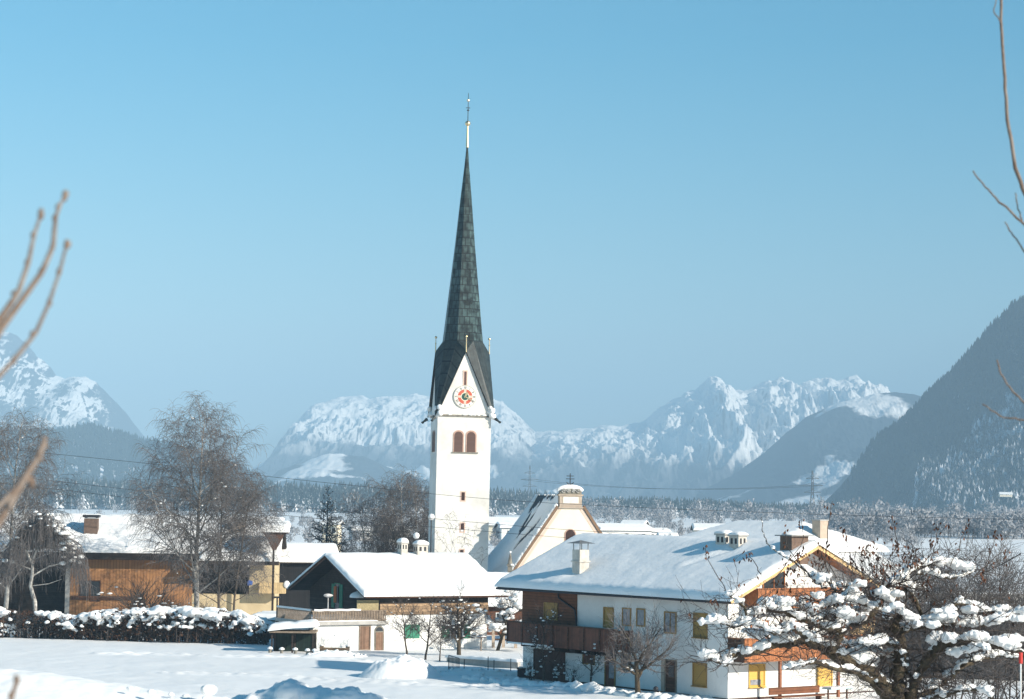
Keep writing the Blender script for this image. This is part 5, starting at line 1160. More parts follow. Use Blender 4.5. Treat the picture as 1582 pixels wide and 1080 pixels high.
# walls, posts and fences of the drive
def garden():
    a = gloc(690, 184.5); b = gloc(800, 180.0); L = math.hypot(b[0] - a[0], b[1] - a[1]); t = thing('garden_wall', 'low concrete garden wall topped with smooth snow beside the drive', 'wall', a, math.atan2(b[1] - a[1], b[0] - a[0]))
    obj('masonry', MB().box(0, L, 0, .35, -.6, .38), CONC, t); obj('snow_cover', snow_roof('x', 0, .17, .35, .38, .41, .38, 0, L, .34, 5, .1, .05, r=.2), SNOW, t, True)
    t = thing('fence', 'thin dark metal post fence along the sunken snowy drive', 'fence', gloc(692, 177), 0)
    for px, Y in ((693, 178), (709, 174.5), (717, 174), (754, 178), (763, 173.5), (789, 175.5)):
        p = gloc(px, Y); x, y, z = (p[k] - t.location[k] for k in range(3)); obj('post', MB().box(x - .03, x + .03, y - .03, y + .03, z - .4, z + 1.05), WIRE, t)
    p = [gloc(px, Y) for px, Y in ((693, 178), (709, 174.5))]; q = [np.array(k) - np.array(t.location) for k in p]; m = MB()
    for k in range(9): c = lerp(q[0], q[1], k / 8); m.cyl(c, c + [0, 0, 1.1], .02, n=4)
    for z in (.15, 1.1): m.cyl(q[0] + [0, 0, z], q[1] + [0, 0, z], .03, n=4)
    obj('panel', m, WIRE, t)
    # timber porch between the chalet and the big house
    o = gloc(762, 203); t = thing('porch', 'open timber porch with pale posts between chalet and white house', 'porch', o, math.radians(4))
    for q in (0, .9, 2.0, 2.9): obj('post', MB().box(q - .13, q + .13, -.13, .13, -.4, 1.7), STONE, t)
    obj('rail', MB().box(-.1, 3.0, -.06, .06, .65, .78), BRWOOD, t); obj('beam', MB().box(-.3, 3.2, -.2, .2, 1.7, 1.9), BRWOOD, t); obj('snow_cover', snow_roof('x', -.25, 0, .25, 1.9, 1.92, 1.9, -.3, 3.2, .35, 2, .1, .05, r=.2), SNOW, t, True)
    gabled('house', 'brown house with a small snow roof half hidden behind the chalet corner', 752, 226, 884, 938, 10, 6, 6, -1.1, BRWOODL, wins=2, winm=GLASS)
    o = gloc(743, 197); t = thing('bird_table', 'small wooden bird table on a thin post by the chalet wall', 'bird table', o, 0)
    obj('post', MB().cyl((0, 0, -.3), (0, 0, 1.15), .06), GREYW, t); obj('tray', MB().box(-.4, .4, -.3, .3, 1.15, 1.22), BRWOOD, t); obj('snow_cover', MB().blob((0, 0, 1.22), (.42, .32, .14), None, 2, flat=0), SNOW, t, True)
    o = gloc(812, 163.5); t = thing('bin', 'dark low bin standing in the snow by the garage', 'bin', o, 0); obj('body', MB().box(-.6, .6, -.4, .4, -.3, .6), DARK, t); obj('lid', MB().box(-.65, .65, -.45, .45, .6, .68), DARK, t); obj('snow_cover', MB().box(-.5, .5, -.35, .35, .68, .74), SNOW, t)
    o = gloc(403, 219); t = thing('lamp_post', 'black lamp post between the farmhouse and the shelter', 'lamp post', gloc(427, 212), 0); obj('pole', MB().cyl((0, 0, -.4), (0, 0, 4.0), .07), DARK, t); obj('lamp_head', MB().box(-.3, .3, -.12, .12, 3.9, 4.05), DARK, t)
    t = thing('garage', 'small white outbuilding with sloping snow roof behind the hedge end', 'garage', gloc(395, 216), math.radians(-8)); obj('wall', MB().box(0, 3.8, 0, 5, -.6, 1.6), PLASTER, t); rf = obj('roof', MB().box(-.3, 4.1, -.4, 5.3, 1.6, 1.75), GREYW, t); obj('snow_cover', snow_roof('x', -.4, 2.4, 5.3, 1.75, 1.9, 1.75, -.3, 4.1, .55, 7, .15), SNOW, rf, True); obj('door', MB().box(1, 2.8, -.05, 0, -.5, 1.2), BRWOOD, t)
    for px, Y, py0, py1, lab in ((1577, 46, 1012, 1100, 'red and white snow pole under the apple tree branch tip'),):
        p0 = at(px, py1, Y); p1 = at(px, py0, Y); zg = G(p0[0], Y); t = thing('snow_pole', lab, 'marker pole', (p0[0], Y, zg)); h = p1[2] - zg
        obj('pole', MB().cyl((0, 0, -.3), (0, 0, h), .016), WHITE, t); obj('red_band', MB().cyl((0, 0, h - .17), (0, 0, h + .05), .042), REDP, t)
    t = thing('street_lamp', 'tall street lamp with snow-capped globe beside the church tower', 'street lamp', gloc(664, 262), 0); h = at(664, 800, 262)[2] - t.location[2]; obj('pole', MB().cyl((0, 0, -.3), (0, 0, h), .07), DARK, t); obj('globe', MB().ball((0, 0, h + .1), .38, 3), WHITE, t)
    t = thing('street_lamp', 'street lamp globe rising over the chalet ridge between the chimneys', 'street lamp', gloc(641, 250), 0); h = at(641, 829, 250)[2] - t.location[2]; obj('pole', MB().cyl((0, 0, -.3), (0, 0, h), .07), DARK, t); obj('globe', MB().ball((0, 0, h + .1), .36, 3), WHITE, t)
    o = gloc(1013, 147.2); t = thing('garden_lamp', 'small dark garden lamp standing in the snow before the white house', 'garden lamp', o, 0); obj('post', MB().cyl((0, 0, -.3), (0, 0, .5), .04), DARK, t); obj('lamp_head', MB().ball((0, 0, .55), .17, 2), DARK, t)
garden()

# ---------------------------------------------------------------- bare trees of the village
MB_BIRCH = (BARKB, BIRTW); MB_GREY = (BARKG, TWIGD)
def hgt(px, py_top, Y): p = gloc(px, Y); return at(px, py_top, Y)[2] - p[2]
make_tree('birch', 'great weeping birch with dense brown twigs before the farmhouse', 'birch tree', gloc(304, 236), birch_P(22.5, 1.0), hgt(300, 603, 236), .30, 4, MB_BIRCH, dict(p=.10, r=(.06, .16)), lean=(-.01, 0))
make_tree('birch', 'slimmer dark-stemmed birch close beside the great weeping birch', 'birch tree', gloc(338, 233), birch_P(15, .75), hgt(350, 690, 233), .16, 8, (BARKG, BIRTW), dict(p=.08, r=(.05, .12)), lean=(.05, 0))
make_tree('birch', 'leaning thin birch nearest the farmhouse porch post', 'birch tree', gloc(358, 231), birch_P(14, .65), hgt(375, 725, 231), .13, 15, (BARKG, BIRTW), dict(p=.08, r=(.05, .12)), lean=(.14, 0))
make_tree('birch', 'tall pale birch at the field edge reaching over the barn', 'birch tree', gloc(8, 240), birch_P(20, .9), hgt(14, 618, 240), .26, 21, MB_BIRCH, dict(p=.10, r=(.05, .14)))
make_tree('birch', 'another tall birch crowding the barn end', 'birch tree', gloc(-48, 236), birch_P(20, .8), hgt(-40, 650, 236), .24, 22, MB_BIRCH)
def weeping():
    rng = np.random.default_rng(5); Y = 211.5; base = np.array(gloc(54, Y)); t = thing('weeping_birch', 'small weeping birch with crooked white trunk and snow-draped dome', 'birch tree', base)
    L = lambda px, py, dy=0: at(px, py, Y + dy) - base
    tr = [(np.array([L(54, 990), L(54, 930), L(47, 905), L(50, 885), L(50, 870)]), np.array([.22, .2, .17, .15, .13]))]
    tr += [(np.array([L(50, 872), L(40, 850), L(25, 825), L(20, 812)]), np.array([.12, .1, .07, .04])), (np.array([L(50, 868), L(58, 845), L(66, 825), L(66, 805)]), np.array([.12, .09, .07, .04])), (np.array([L(50, 890), L(75, 875), L(105, 868), L(127, 863)]), np.array([.08, .07, .05, .03])), (np.array([L(49, 880), L(28, 872), L(0, 864), L(-20, 860)]), np.array([.07, .06, .05, .03])), (np.array([L(50, 905), L(75, 902), L(95, 895)]), np.array([.05, .04, .02]))]
    obj('trunk', MB().tubes(tr, 7), BARKB, t, True)
    tw = []; sn = MB()
    for i in range(300):
        a = rng.uniform(-1, 1); top = 785 + 62 * abs(a) ** 2.0 + abs(rng.normal()) * 16; x = 68 + a * 68; dy = rng.normal() * 1.8 * math.sqrt(1 - a * a * .8)
        st = L(lerp(50, x, .15), rng.uniform(810, 850)); ap = L(lerp(55, x, .75), top, dy * .7); e1 = L(x, top + 12, dy); e2 = L(x + a * 6, min(905, top + rng.uniform(35, 80)), dy)
        tw.append((np.array([st, lerp(st, ap, .5) + [0, 0, .25], ap, e1, lerp(e1, e2, .5), e2]), np.array([.035, .03, .022, .018, .014, .01])))
        for k in range(5):
            p = lerp(ap, e2, rng.uniform()); d = np.array([rng.normal() * .3, rng.normal() * .3, 0]); tw.append((np.array([p, p + d + [0, 0, -.3], p + d * 1.4 + [0, 0, -rng.uniform(.8, 1.8)]]), np.array([.015, .012, .008])))
        if rng.uniform() < .55 and a > .2 or rng.uniform() < .15: r = rng.uniform(.08, .24) * (1.25 if a > .4 else .7); sn.blob(lerp(ap, e1, rng.uniform(-.2, .7)) + [0, 0, .06], (r * 1.6, r * 1.2, r * .7), rng, 1, .2)
    obj('twigs', MB().tubes(tw, 3), BIRTW, t)
    for px, py in ((125, 860), (112, 866), (97, 870), (18, 868), (8, 866)): sn.blob(L(px, py), (.35, .25, .2), rng, 2, .2)
    obj('snow_cover', sn, SNOW, t, True)
weeping()
SH = [dict(seg=4, wob=.16, trop=.05, nch=7, t0=.2, t1=1, ang=35, asd=12, lenf=.6, prof=one, rf=.6, taper=.6), dict(seg=4, wob=.15, trop=.05, nch=7, t0=.2, t1=1, ang=35, asd=12, lenf=.55, prof=one, rf=.6, taper=.6, rmin=.014), dict(seg=3, wob=.15, trop=.04, taper=.5, rmin=.009)]
SH2 = [dict(SH[0], nch=4), dict(SH[1], nch=4), SH[2]]
shrub0 = make_tree('shrub', 'dark many-stemmed shrub in front of the orange boarded wall', 'shrub', gloc(222, 234), SH, 5.6, .07, 31, MB_GREY, dict(p=.22, r=(.06, .15), lv=(0, 1)), stems=12, group='bare shrubs')
shrub0.scale = (1.7, 1.7, 1.05)
dup(shrub0, gloc(262, 236), 2, 'bare shrub between the orange wall and the great birch', scale=.7)
dup(shrub0, gloc(312, 238), 4, 'low bare shrub at the foot of the great birch', scale=.55)
make_tree('larch', 'grey snow-dusted larch with level branches behind the chalet', 'larch tree', gloc(503, 285), [dict(seg=14, wob=.01, trop=0, nch=95, t0=.12, t1=.99, ang=84, angt=-25, asd=7, lenf=.30, prof=lambda t: 1.08 - t, rf=.3, taper=.93), dict(seg=5, wob=.06, trop=.01, nch=30, ref=3.5, t0=.15, t1=1, ang=50, asd=15, lenf=.30, prof=lambda t: 1.2 - .5 * t, rf=.5, taper=.7, rmin=.04), dict(seg=3, wob=.15, trop=-.10, taper=.3, rmin=.042)], hgt(503, 750, 285), .22, 41, (LARCHT, LARCHT), dict(p=.20, r=(.05, .13)))
for px, top, Y, r, sd, mats, lab, dn in ((575, 752, 292, .15, 51, MB_BIRCH, 'thin leaning birch with rounded brown crown behind the chalet', .75), (618, 716, 288, .2, 52, MB_BIRCH, 'taller birch with twin pale stems behind the chalet chimneys', .85), (637, 728, 289, .17, 53, MB_BIRCH, 'pale birch rising between the twin-stemmed birch and the tower', .75)):
    make_tree('birch', lab, 'birch tree', gloc(px, Y), birch_P(16, dn), hgt(px, top, Y), r, sd, mats, lean=(-.12 if sd == 51 else .01, 0))
sh1 = make_tree('tree', 'bare bushy tree filling the gap below the birches', 'tree', gloc(600, 284), up_P(9), hgt(600, 775, 284), .14, 61, MB_GREY, group='bare trees behind the chalet')
dup(sh1, gloc(652, 280), 1.5, 'bare bushy tree against the shaded side of the tower')
dup(sh1, gloc(560, 296), 3.1, 'low bare tree left of the leaning birch', scale=.75)
dup(sh1, gloc(640, 297), 4.4, 'bare tree behind the pale birches, its crown merging with theirs', scale=.95)
make_tree('birch', 'slender weeping sapling standing against the white tower foot', 'birch tree', gloc(686, 255), birch_P(9, .35), hgt(688, 785, 255), .07, 63, MB_BIRCH)
t0 = make_tree('fruit_tree', 'dark old fruit tree with snowy twigs before the chalet window', 'fruit tree', gloc(709, 189), up_P(6.6, 1.05), hgt(706, 893, 189), .20, 71, (APPLEB, TWIGD), dict(p=.12, r=(.05, .14), lv=(1, 2)), lean=(-.02, 0))
s0 = make_tree('sapling', 'forked young fruit tree in front of the closed green shutters', 'fruit tree', gloc(629, 190), up_P(5, .8), hgt(627, 915, 190), .09, 72, MB_GREY, dict(p=.05, r=(.03, .08), lv=(1, 2)), group='young trees before the chalet')
dup(s0, gloc(657, 186), 2.2, 'straight young tree between the two green-shuttered windows', scale=1.1); dup(s0, gloc(679, 185), 4.0, 'lowest spreading young tree beside the dark fruit tree', scale=.72)
make_tree('fruit_tree', 'tangled fruit tree thick with snow between chalet and white house', 'fruit tree', gloc(768, 198), fruit_P(3.4), hgt(768, 898, 198), .16, 74, (APPLEB, TWIGD), dict(p=.5, r=(.10, .28), lv=(1, 2)), lean=(.3, 0))
sm = make_tree('fruit_tree', 'small snow-flecked tree by the white annex corner', 'fruit tree', gloc(489, 194), up_P(3.4, .6), hgt(489, 948, 194), .10, 75, MB_GREY, dict(p=.25, r=(.04, .12), lv=(1, 2)))
make_tree('apple_tree', 'bare spreading apple tree before the shaded wall of the white house', 'apple tree', gloc(986, 147.5), fruit_P(3.6), hgt(985, 918, 147.5), .19, 83, (APPLEB, BIRTW), dict(p=.30, r=(.05, .13), lv=(1,)), trunk_levels=2)
make_tree('sapling', 'tall slim sapling in front of the brown garage door', 'tree', gloc(838, 158), up_P(6, .75), hgt(840, 925, 158), .07, 82, MB_GREY, dict(p=.12, r=(.03, .09), lv=(1, 2)))
make_tree('sapling', 'short forked sapling before the house door by the garage', 'tree', gloc(914, 155), up_P(4, .6), hgt(914, 985, 155), .08, 84, MB_GREY, dict(p=.14, r=(.03, .09), lv=(1, 2)))
b0 = make_tree('shrub', 'snow-flecked low shrub at the corner of the garage', 'shrub', gloc(818, 161), SH2, 2.6, .03, 86, MB_GREY, dict(p=.3, r=(.04, .13), lv=(0, 1)), stems=7, group='garden shrubs')
dup(b0, gloc(858, 158.5), 2, 'dark low shrub under the tall slim sapling'); dup(b0, gloc(886, 156.5), 3, 'dark evergreen-like shrub beside the short forked sapling', scale=.8)

# brown thicket behind the apple tree: individual bare shrubs and thin trees
tk = make_tree('shrub', 'leafless brown thicket tree nearest the yellow house', 'shrub', gloc(1400, 118), up_P(6, .62), hgt(1400, 838, 118), .06, 91, (TWIGD, BIRTW), group='thicket behind the apple tree', stems=3)
for i, (px, Y, top, lab) in enumerate(((1432, 122, 842, 'leafless thicket tree, second from the yellow house'), (1462, 116, 820, 'tall rod-like thicket tree above the middle of the apple tree'), (1495, 120, 838, 'leafless thicket tree over the shed roof edge'), (1528, 115, 815, 'bushiest leafless tree of the thicket with a rounded top'), (1558, 119, 842, 'leafless thicket tree before the snowy field bank'), (1590, 116, 835, 'leafless thicket tree at the picture edge'), (1480, 128, 862, 'low leafless shrub behind the shed roof'), (1415, 130, 868, 'low leafless shrub behind the big snow cushions'))):
    dup(tk, gloc(px, Y), 1.1 * i + .6, lab, scale=hgt(px, top, Y) / tk['grown'])

# ---------------------------------------------------------------- the snow-laden apple tree in the foreground
def apple():
    rng = np.random.default_rng(99); Y0 = 50.0; px0, py0, sc = 1080, 760, 502 / 1582.0
    base = np.array([at(1392, 1000, Y0)[0], Y0, 0]); base[2] = G(base[0], Y0)
    t = thing('apple_tree', 'old apple tree with thick crooked limbs piled high with snow', 'apple tree', base)
    def Lp(cx, cy, dy=0): return at(px0 + cx * sc, py0 + cy * sc, Y0 + dy) - base
    limbs = []; sn = MB(); tips = []
    def limb(pts, r0, r1, snow=0.0, big=1.0, y0=0, y1=0, sub=True, shoots=0):
        P = np.array([Lp(a, b, lerp(y0, y1, i / (len(pts) - 1))) for i, (a, b) in enumerate(pts)])
        q = [P[0]]                                # smooth it a little and roughen the bark line
        for i in range(len(P) - 1):
            p_, a, b, n_ = P[max(0, i - 1)], P[i], P[i + 1], P[min(len(P) - 1, i + 2)]
            for s in np.linspace(0, 1, 7)[1:]:
                c = .5 * (2 * a + (b - p_) * s + (2 * p_ - 5 * a + 4 * b - n_) * s * s + (3 * a - p_ - 3 * b + n_) * s ** 3); q.append(c + rng.normal(size=3) * .014)
        q = np.array(q); R = 1.2 * np.linspace(r0, r1, len(q)) * (1 + .13 * rng.normal(size=len(q))); limbs.append((q, R))
        if snow:
            fl = np.array([1 - abs(unit(q[min(i + 1, len(q) - 1)] - q[max(i - 1, 0)])[2]) for i in range(len(q))]); nn = gnoise(np.arange(len(q)) * .33 + r0 * 900, np.zeros(len(q)) + len(q), 3)
            rr = np.clip((.094 * big * rng.uniform(.7, 1.25) * (.25 + fl) * (.75 + .9 * nn)) * (fl > .12), .012, .19); rr[0] = rr[-1] = .012
            sn.tubes([(q + np.stack([rng.normal(size=len(q)) * .012, rng.normal(size=len(q)) * .02, R * .55 + rr * .55], -1), rr)], 8, cap=True)
        for i in range(1, len(q)):
            d = unit(q[i] - q[i - 1]); flat = 1 - abs(d[2])
            if snow and flat > .18 and rng.uniform() < snow * .5:
                for k in range(2):
                    r = rng.uniform(.055, .15) * big * (.45 + .6 * flat); sn.blob(lerp(q[i - 1], q[i], rng.uniform()) + [rng.normal() * .03, rng.normal() * .07, R[i] * .7 + r * .42], (r * 1.3, r * 1.05, r * .8), rng, 2, .35)
            if sub and rng.uniform() < .8:
                a = rng.uniform(0, 6.28); ln = rng.uniform(.3, 1.1); dd = unit(np.array([math.cos(a), math.sin(a) * .8, rng.uniform(-.3, .9)])); tips.append((q[i], dd, ln, R[i] * .35))
        return q
    limb([(962, 1110), (963, 1008), (970, 900), (985, 780), (975, 690), (945, 645), (975, 605), (1000, 592)], .155, .06, .3, .9, y0=0, y1=-.2)
    limb([(1018, 1110), (1030, 1008), (1052, 920), (1110, 820), (1180, 748), (1235, 735), (1330, 732), (1450, 752), (1600, 792)], .12, .055, .95, 1.15, 0, -.6)
    limb([(945, 1090), (925, 1000), (880, 925), (800, 858), (700, 818), (620, 768), (560, 738), (490, 722), (430, 740), (350, 748), (230, 790), (165, 795), (122, 840), (60, 812), (10, 800)], .15, .02, .8, 1.05, 0, -1.2)
    limb([(640, 780), (668, 740), (682, 700), (690, 670), (790, 640), (850, 582), (880, 530), (905, 470), (960, 440)], .09, .04, .55, 1.0, -.6, .3)
    limb([(690, 675), (610, 665), (545, 635), (480, 610), (400, 582), (330, 580), (245, 610), (212, 550), (150, 500)], .06, .018, .9, .95, -.6, -1.5)
    limb([(945, 1040), (850, 935), (760, 882), (650, 856), (560, 830), (480, 850), (420, 860)], .08, .012, .8, .6, 0, -1.4)
    limb([(1075, 1000), (1140, 960), (1200, 915), (1270, 855), (1330, 830), (1450, 795), (1540, 812)], .08, .03, .75, .95, 0, .8)
    limb([(1050, 1040), (1120, 1012), (1200, 990), (1280, 965), (1380, 970), (1430, 1010)], .05, .02, .9, .8, 0, -.8)
    limb([(975, 690), (1020, 665), (1090, 655), (1160, 648), (1240, 645), (1330, 650), (1420, 640), (1520, 610), (1600, 590)], .06, .025, .95, 1.15, 0, .5)
    limb([(1235, 650), (1242, 600), (1244, 545), (1300, 550), (1380, 585), (1470, 580), (1570, 560)], .035, .02, .8, 1.1, 0, .8)
    limb([(890, 520), (945, 470), (1000, 465), (1050, 520), (1078, 590), (1085, 650)], .055, .03, .7, 1.15, .2, .8)
    limb([(960, 450), (1000, 410), (1060, 370), (1120, 352), (1190, 350), (1250, 365), (1320, 385)], .04, .015, .95, 1.0, .3, 1.2)
    limb([(1060, 400), (1120, 395), (1200, 420), (1280, 410), (1340, 380)], .025, .012, .6, .7, .6, 1.4)
    limb([(690, 690), (660, 600), (640, 540), (655, 480), (620, 432), (555, 420)], .045, .025, .6, .9, -.5, .4)
    limb([(850, 580), (800, 540), (740, 520), (690, 525), (600, 560), (540, 590)], .04, .015, .95, 1.2, .1, -.8)
    limb([(560, 735), (500, 690), (440, 660), (380, 690), (320, 660), (230, 640), (170, 660), (120, 640), (60, 630), (20, 640)], .05, .014, .9, .95, -1.0, -1.8)
    limb([(620, 470), (560, 430), (490, 360), (390, 300), (345, 265), (318, 215), (305, 120)], .02, .006, .05, .5, .3, .9, sub=False)
    limb([(980, 780), (930, 740), (880, 735), (820, 745), (770, 720)], .04, .015, .85, 1.0, 0, -.9)
    limb([(985, 800), (900, 800), (820, 780), (750, 750), (690, 735)], .04, .015, .9, .95, 0, 1.0)
    limb([(1030, 900), (1000, 850), (1000, 800), (1020, 770)], .03, .012, .5, .6, 0, -.5)
    limb([(1180, 750), (1240, 800), (1310, 770), (1400, 770)], .03, .012, .85, .9, -.2, -1.0)
    for c_ in (((1240, 575), 1.25), ((1180, 590), 1.3), ((1130, 600), 1.0), ((1320, 560), 1.1), ((930, 560), 1.35), ((1000, 560), 1.3), ((960, 520), 1.1), ((900, 590), 1.1), ((1040, 620), 1.2), ((940, 500), 1.0), ((620, 600), 1.2), ((700, 580), 1.3), ((770, 585), 1.2), ((660, 560), 1.0), ((340, 540), 1.2), ((420, 545), 1.1), ((480, 540), 1.0), ((560, 500), .9), ((250, 680), 1.2), ((330, 700), 1.3), ((420, 690), 1.3), ((490, 680), 1.2), ((880, 720), 1.2), ((770, 800), 1.1), ((840, 820), 1.2), ((1180, 690), 1.2), ((1300, 690), 1.2), ((1450, 715), 1.3), ((1520, 745), 1.3), ((620, 740), 1.1), ((700, 760), 1.0), ((1140, 720), 1.2), ((520, 520), 1.0), ((1080, 640), 1.0), ((740, 470), 1.0), ((600, 430), 1.0), ((690, 440), 1.0), ((780, 450), .9), ((1580, 600), 1.2)):
        (cx, cy), b_ = c_
        for k in range(2): r = rng.uniform(.06, .15) * b_; sn.blob(Lp(cx + rng.normal() * 24, cy + rng.normal() * 13, rng.normal() * .5), (r * 1.4, r * 1.2, r * .72), rng, 2, .4)
    obj('trunk', MB().tubes(limbs, 9), APPLEB, t, True)
    tw = []; lv = []
    Pw = [dict(seg=5, wob=.16, trop=.03, nch=3, t0=.2, t1=1, ang=42, asd=18, lenf=.6, prof=one, rf=.6, taper=.6), dict(seg=4, wob=.16, trop=.03, nch=2, t0=.3, t1=1, ang=40, asd=15, lenf=.6, prof=one, rf=.6, taper=.5, rmin=.005), dict(seg=3, wob=.15, trop=.02, taper=.4, rmin=.004)]
    for p, d, ln, r in tips:
        out = [[] for _ in Pw]; grow(rng, Pw, p, d, ln * .9, min(max(r, .008), .018), 0, out)
        for k in out: tw += k
    for pts in (((600, 380), (612, 320), (632, 150), (648, 45)), ((775, 390), (745, 330), (722, 270), (712, 175)), ((975, 290), (960, 230), (945, 125)), ((1130, 330), (1148, 260), (1170, 160)), ((1225, 360), (1270, 260), (1310, 150)), ((1395, 380), (1420, 280), (1452, 180)), ((140, 495), (100, 430), (40, 330), (28, 262)), ((300, 395), (262, 330), (232, 290)), ((330, 470), (420, 360), (505, 250), (500, 140)), ((110, 655), (80, 560), (72, 510)), ((1570, 300), (1480, 350), (1380, 390)), ((1090, 400), (1060, 330), (1050, 270)), ((850, 420), (830, 340), (800, 290)), ((910, 410), (870, 330), (860, 290)), ((670, 420), (600, 300), (610, 262)), ((520, 400), (430, 270), (420, 190)), ((960, 420), (930, 330), (965, 250)), ((1330, 420), (1420, 340), (1500, 260)), ((1030, 420), (1130, 300), (1130, 220)), ((760, 520), (740, 420), (750, 330))):
        P = np.array([Lp(a, b, .3 * i) for i, (a, b) in enumerate(pts)]); q = np.array([lerp(P[min(int(s), len(P) - 2)], P[min(int(s), len(P) - 2) + 1], s - min(int(s), len(P) - 2)) for s in np.linspace(0, len(P) - 1, 9)]) + rng.normal(size=(9, 3)) * .015
        tw.append((q, np.linspace(.014, .006, 9)))
        for k in range(rng.integers(4, 10)): lv.append(q[-1] + rng.normal(size=3) * [.06, .06, .10] - [0, 0, .08])
        for k in range(rng.integers(2, 6)): lv.append(q[rng.integers(3, 9)] + rng.normal(size=3) * .05)
    for k in range(24):                           # clusters of withered leaves along the upper twigs
        c = Lp(rng.choice([450, 470, 430, 820, 850, 880, 960, 1010, 1080, 720, 560]) + rng.normal() * 18, rng.choice([420, 450, 330, 360, 300, 520, 470]) + rng.normal() * 22, rng.normal() * .5)
        for j in range(9): lv.append(c + rng.normal(size=3) * .10)
    for k in range(420):
        q = tw[rng.integers(0, len(tw))][0]
        if q[-1][2] + base[2] > Lp(0, 640)[2] + base[2] and rng.uniform() < .75: lv.append(q[-1] + rng.normal(size=3) * .03)
    obj('twigs', MB().tubes(tw, 4), TWIGD, t)
    lm = MB()
    for p in lv:
        a = rng.uniform(0, 6.28); w = rng.uniform(.018, .034); l_ = rng.uniform(.06, .12); s_ = np.array([math.cos(a), math.sin(a), 0]) * w; dn = np.array([rng.normal() * .03, rng.normal() * .03, -l_]); cu = np.array([-math.sin(a), math.cos(a), 0]) * .02
        lm.add([p, p + s_ + dn * .4 + cu, p + dn * .5 - cu, p - s_ + dn * .4 + cu, p + dn], [[0, 1, 2], [0, 2, 3], [1, 4, 2], [2, 4, 3]])
    obj('leaves', lm, LEAFW, t)
    obj('snow_cover', remesh(sn, .028, .045, .10, 7), SNOW, t)
apple()

# ---------------------------------------------------------------- twigs close to the camera
def near_twigs():
    rng = np.random.default_rng(31); Y = 4.2; b = at(-330, 1500, Y); zg = G(b[0], Y); t = thing('bare_bush', 'bare brown bush whose blurred bud-tipped twigs reach past the lens', 'bush', (b[0], Y, zg)); o = np.array([b[0], Y, zg])
    root = at(-300, 1400, Y) - o; tw = []; bud = MB()
    for pts, r0, r1 in (([(-120, 760), (-60, 610), (0, 510), (35, 462), (65, 420), (82, 380), (86, 335), (92, 318), (100, 303)], .0095, .0028), ([(-120, 740), (-60, 590), (0, 492), (28, 452), (44, 405), (52, 365), (63, 332)], .0095, .0028), ([(-150, 780), (-70, 660), (-10, 590), (20, 558), (55, 515), (75, 470), (92, 420), (103, 378)], .0068, .0028), ([(-90, 960), (-30, 850), (12, 785), (38, 738), (58, 708), (68, 683)], .009, .0055), ([(-20, 1180), (8, 1110), (18, 1080), (26, 1052)], .006, .004), ([(-60, 820), (-20, 800), (10, 770), (40, 740), (50, 745)], .006, .004)):
        P = np.array([at(a, c, Y + .02 * i) - o for i, (a, c) in enumerate(pts)]); P = np.concatenate([[root * [1, 1, 0] + [0, 0, -.1], lerp(root, P[0], .5)], P])
        q = np.array([lerp(P[min(int(s), len(P) - 2)], P[min(int(s), len(P) - 2) + 1], s - min(int(s), len(P) - 2)) for s in np.linspace(0, len(P) - 1, len(P) * 5)]); tw.append((q, np.linspace(r0, r1, len(q))))
        for p in P[4:]: bud.blob(p + rng.normal(size=3) * .003, (.0052, .0052, .008), rng, 2, .35)
        bud.blob(P[-1], (.006, .006, .011), rng, 2, .3)
    obj('stems', MB().tubes(tw, 8), TWIGBL, t, True); obj('buds', bud, TWIGBL, t, True)
    Y = 11.0; b = at(1760, 1300, Y); zg = G(b[0], Y); t = thing('young_tree', 'slender young tree sending thin bare shoots up into the blue sky', 'tree', (b[0], Y, zg)); o = np.array([b[0], Y, zg]); tw = []
    tk_ = [(np.array([(0, 0, -.3), (0.02, 0, 1.2), at(1720, 700, Y) - o, at(1690, 560, Y) - o, at(1650, 430, Y) - o]), np.array([.05, .045, .03, .022, .014]))]
    obj('trunk', MB().tubes(tk_, 8), APPLEB, t, True)
    for pts, r in (([(1650, 430), (1582, 298), (1566, 250), (1556, 180), (1551, 110), (1546, 30), (1548, -60), (1550, -140)], .011), ([(1650, 430), (1582, 346), (1540, 308), (1522, 288), (1503, 265)], .007), ([(1660, 460), (1610, 430), (1582, 388), (1565, 362), (1552, 343)], .006), ([(1600, 345), (1580, 345), (1572, 318), (1569, 298)], .005), ([(1548, 40), (1536, 16), (1540, -10)], .004), ([(1690, 560), (1640, 640), (1582, 622), (1560, 600), (1545, 575), (1540, 556)], .007), ([(1640, 640), (1582, 648), (1550, 645), (1518, 625)], .006)):
        P = np.array([at(a, c, Y + .03 * i) - o for i, (a, c) in enumerate(pts)]); q = np.array([lerp(P[min(int(s), len(P) - 2)], P[min(int(s), len(P) - 2) + 1], s - min(int(s), len(P) - 2)) for s in np.linspace(0, len(P) - 1, len(P) * 4)]) + rng.normal(size=(len(P) * 4, 3)) * .002; tw.append((q, np.linspace(r, r * .55, len(q))))
    obj('twigs', MB().tubes(tw, 6), TWIGBL, t, True)
near_twigs()

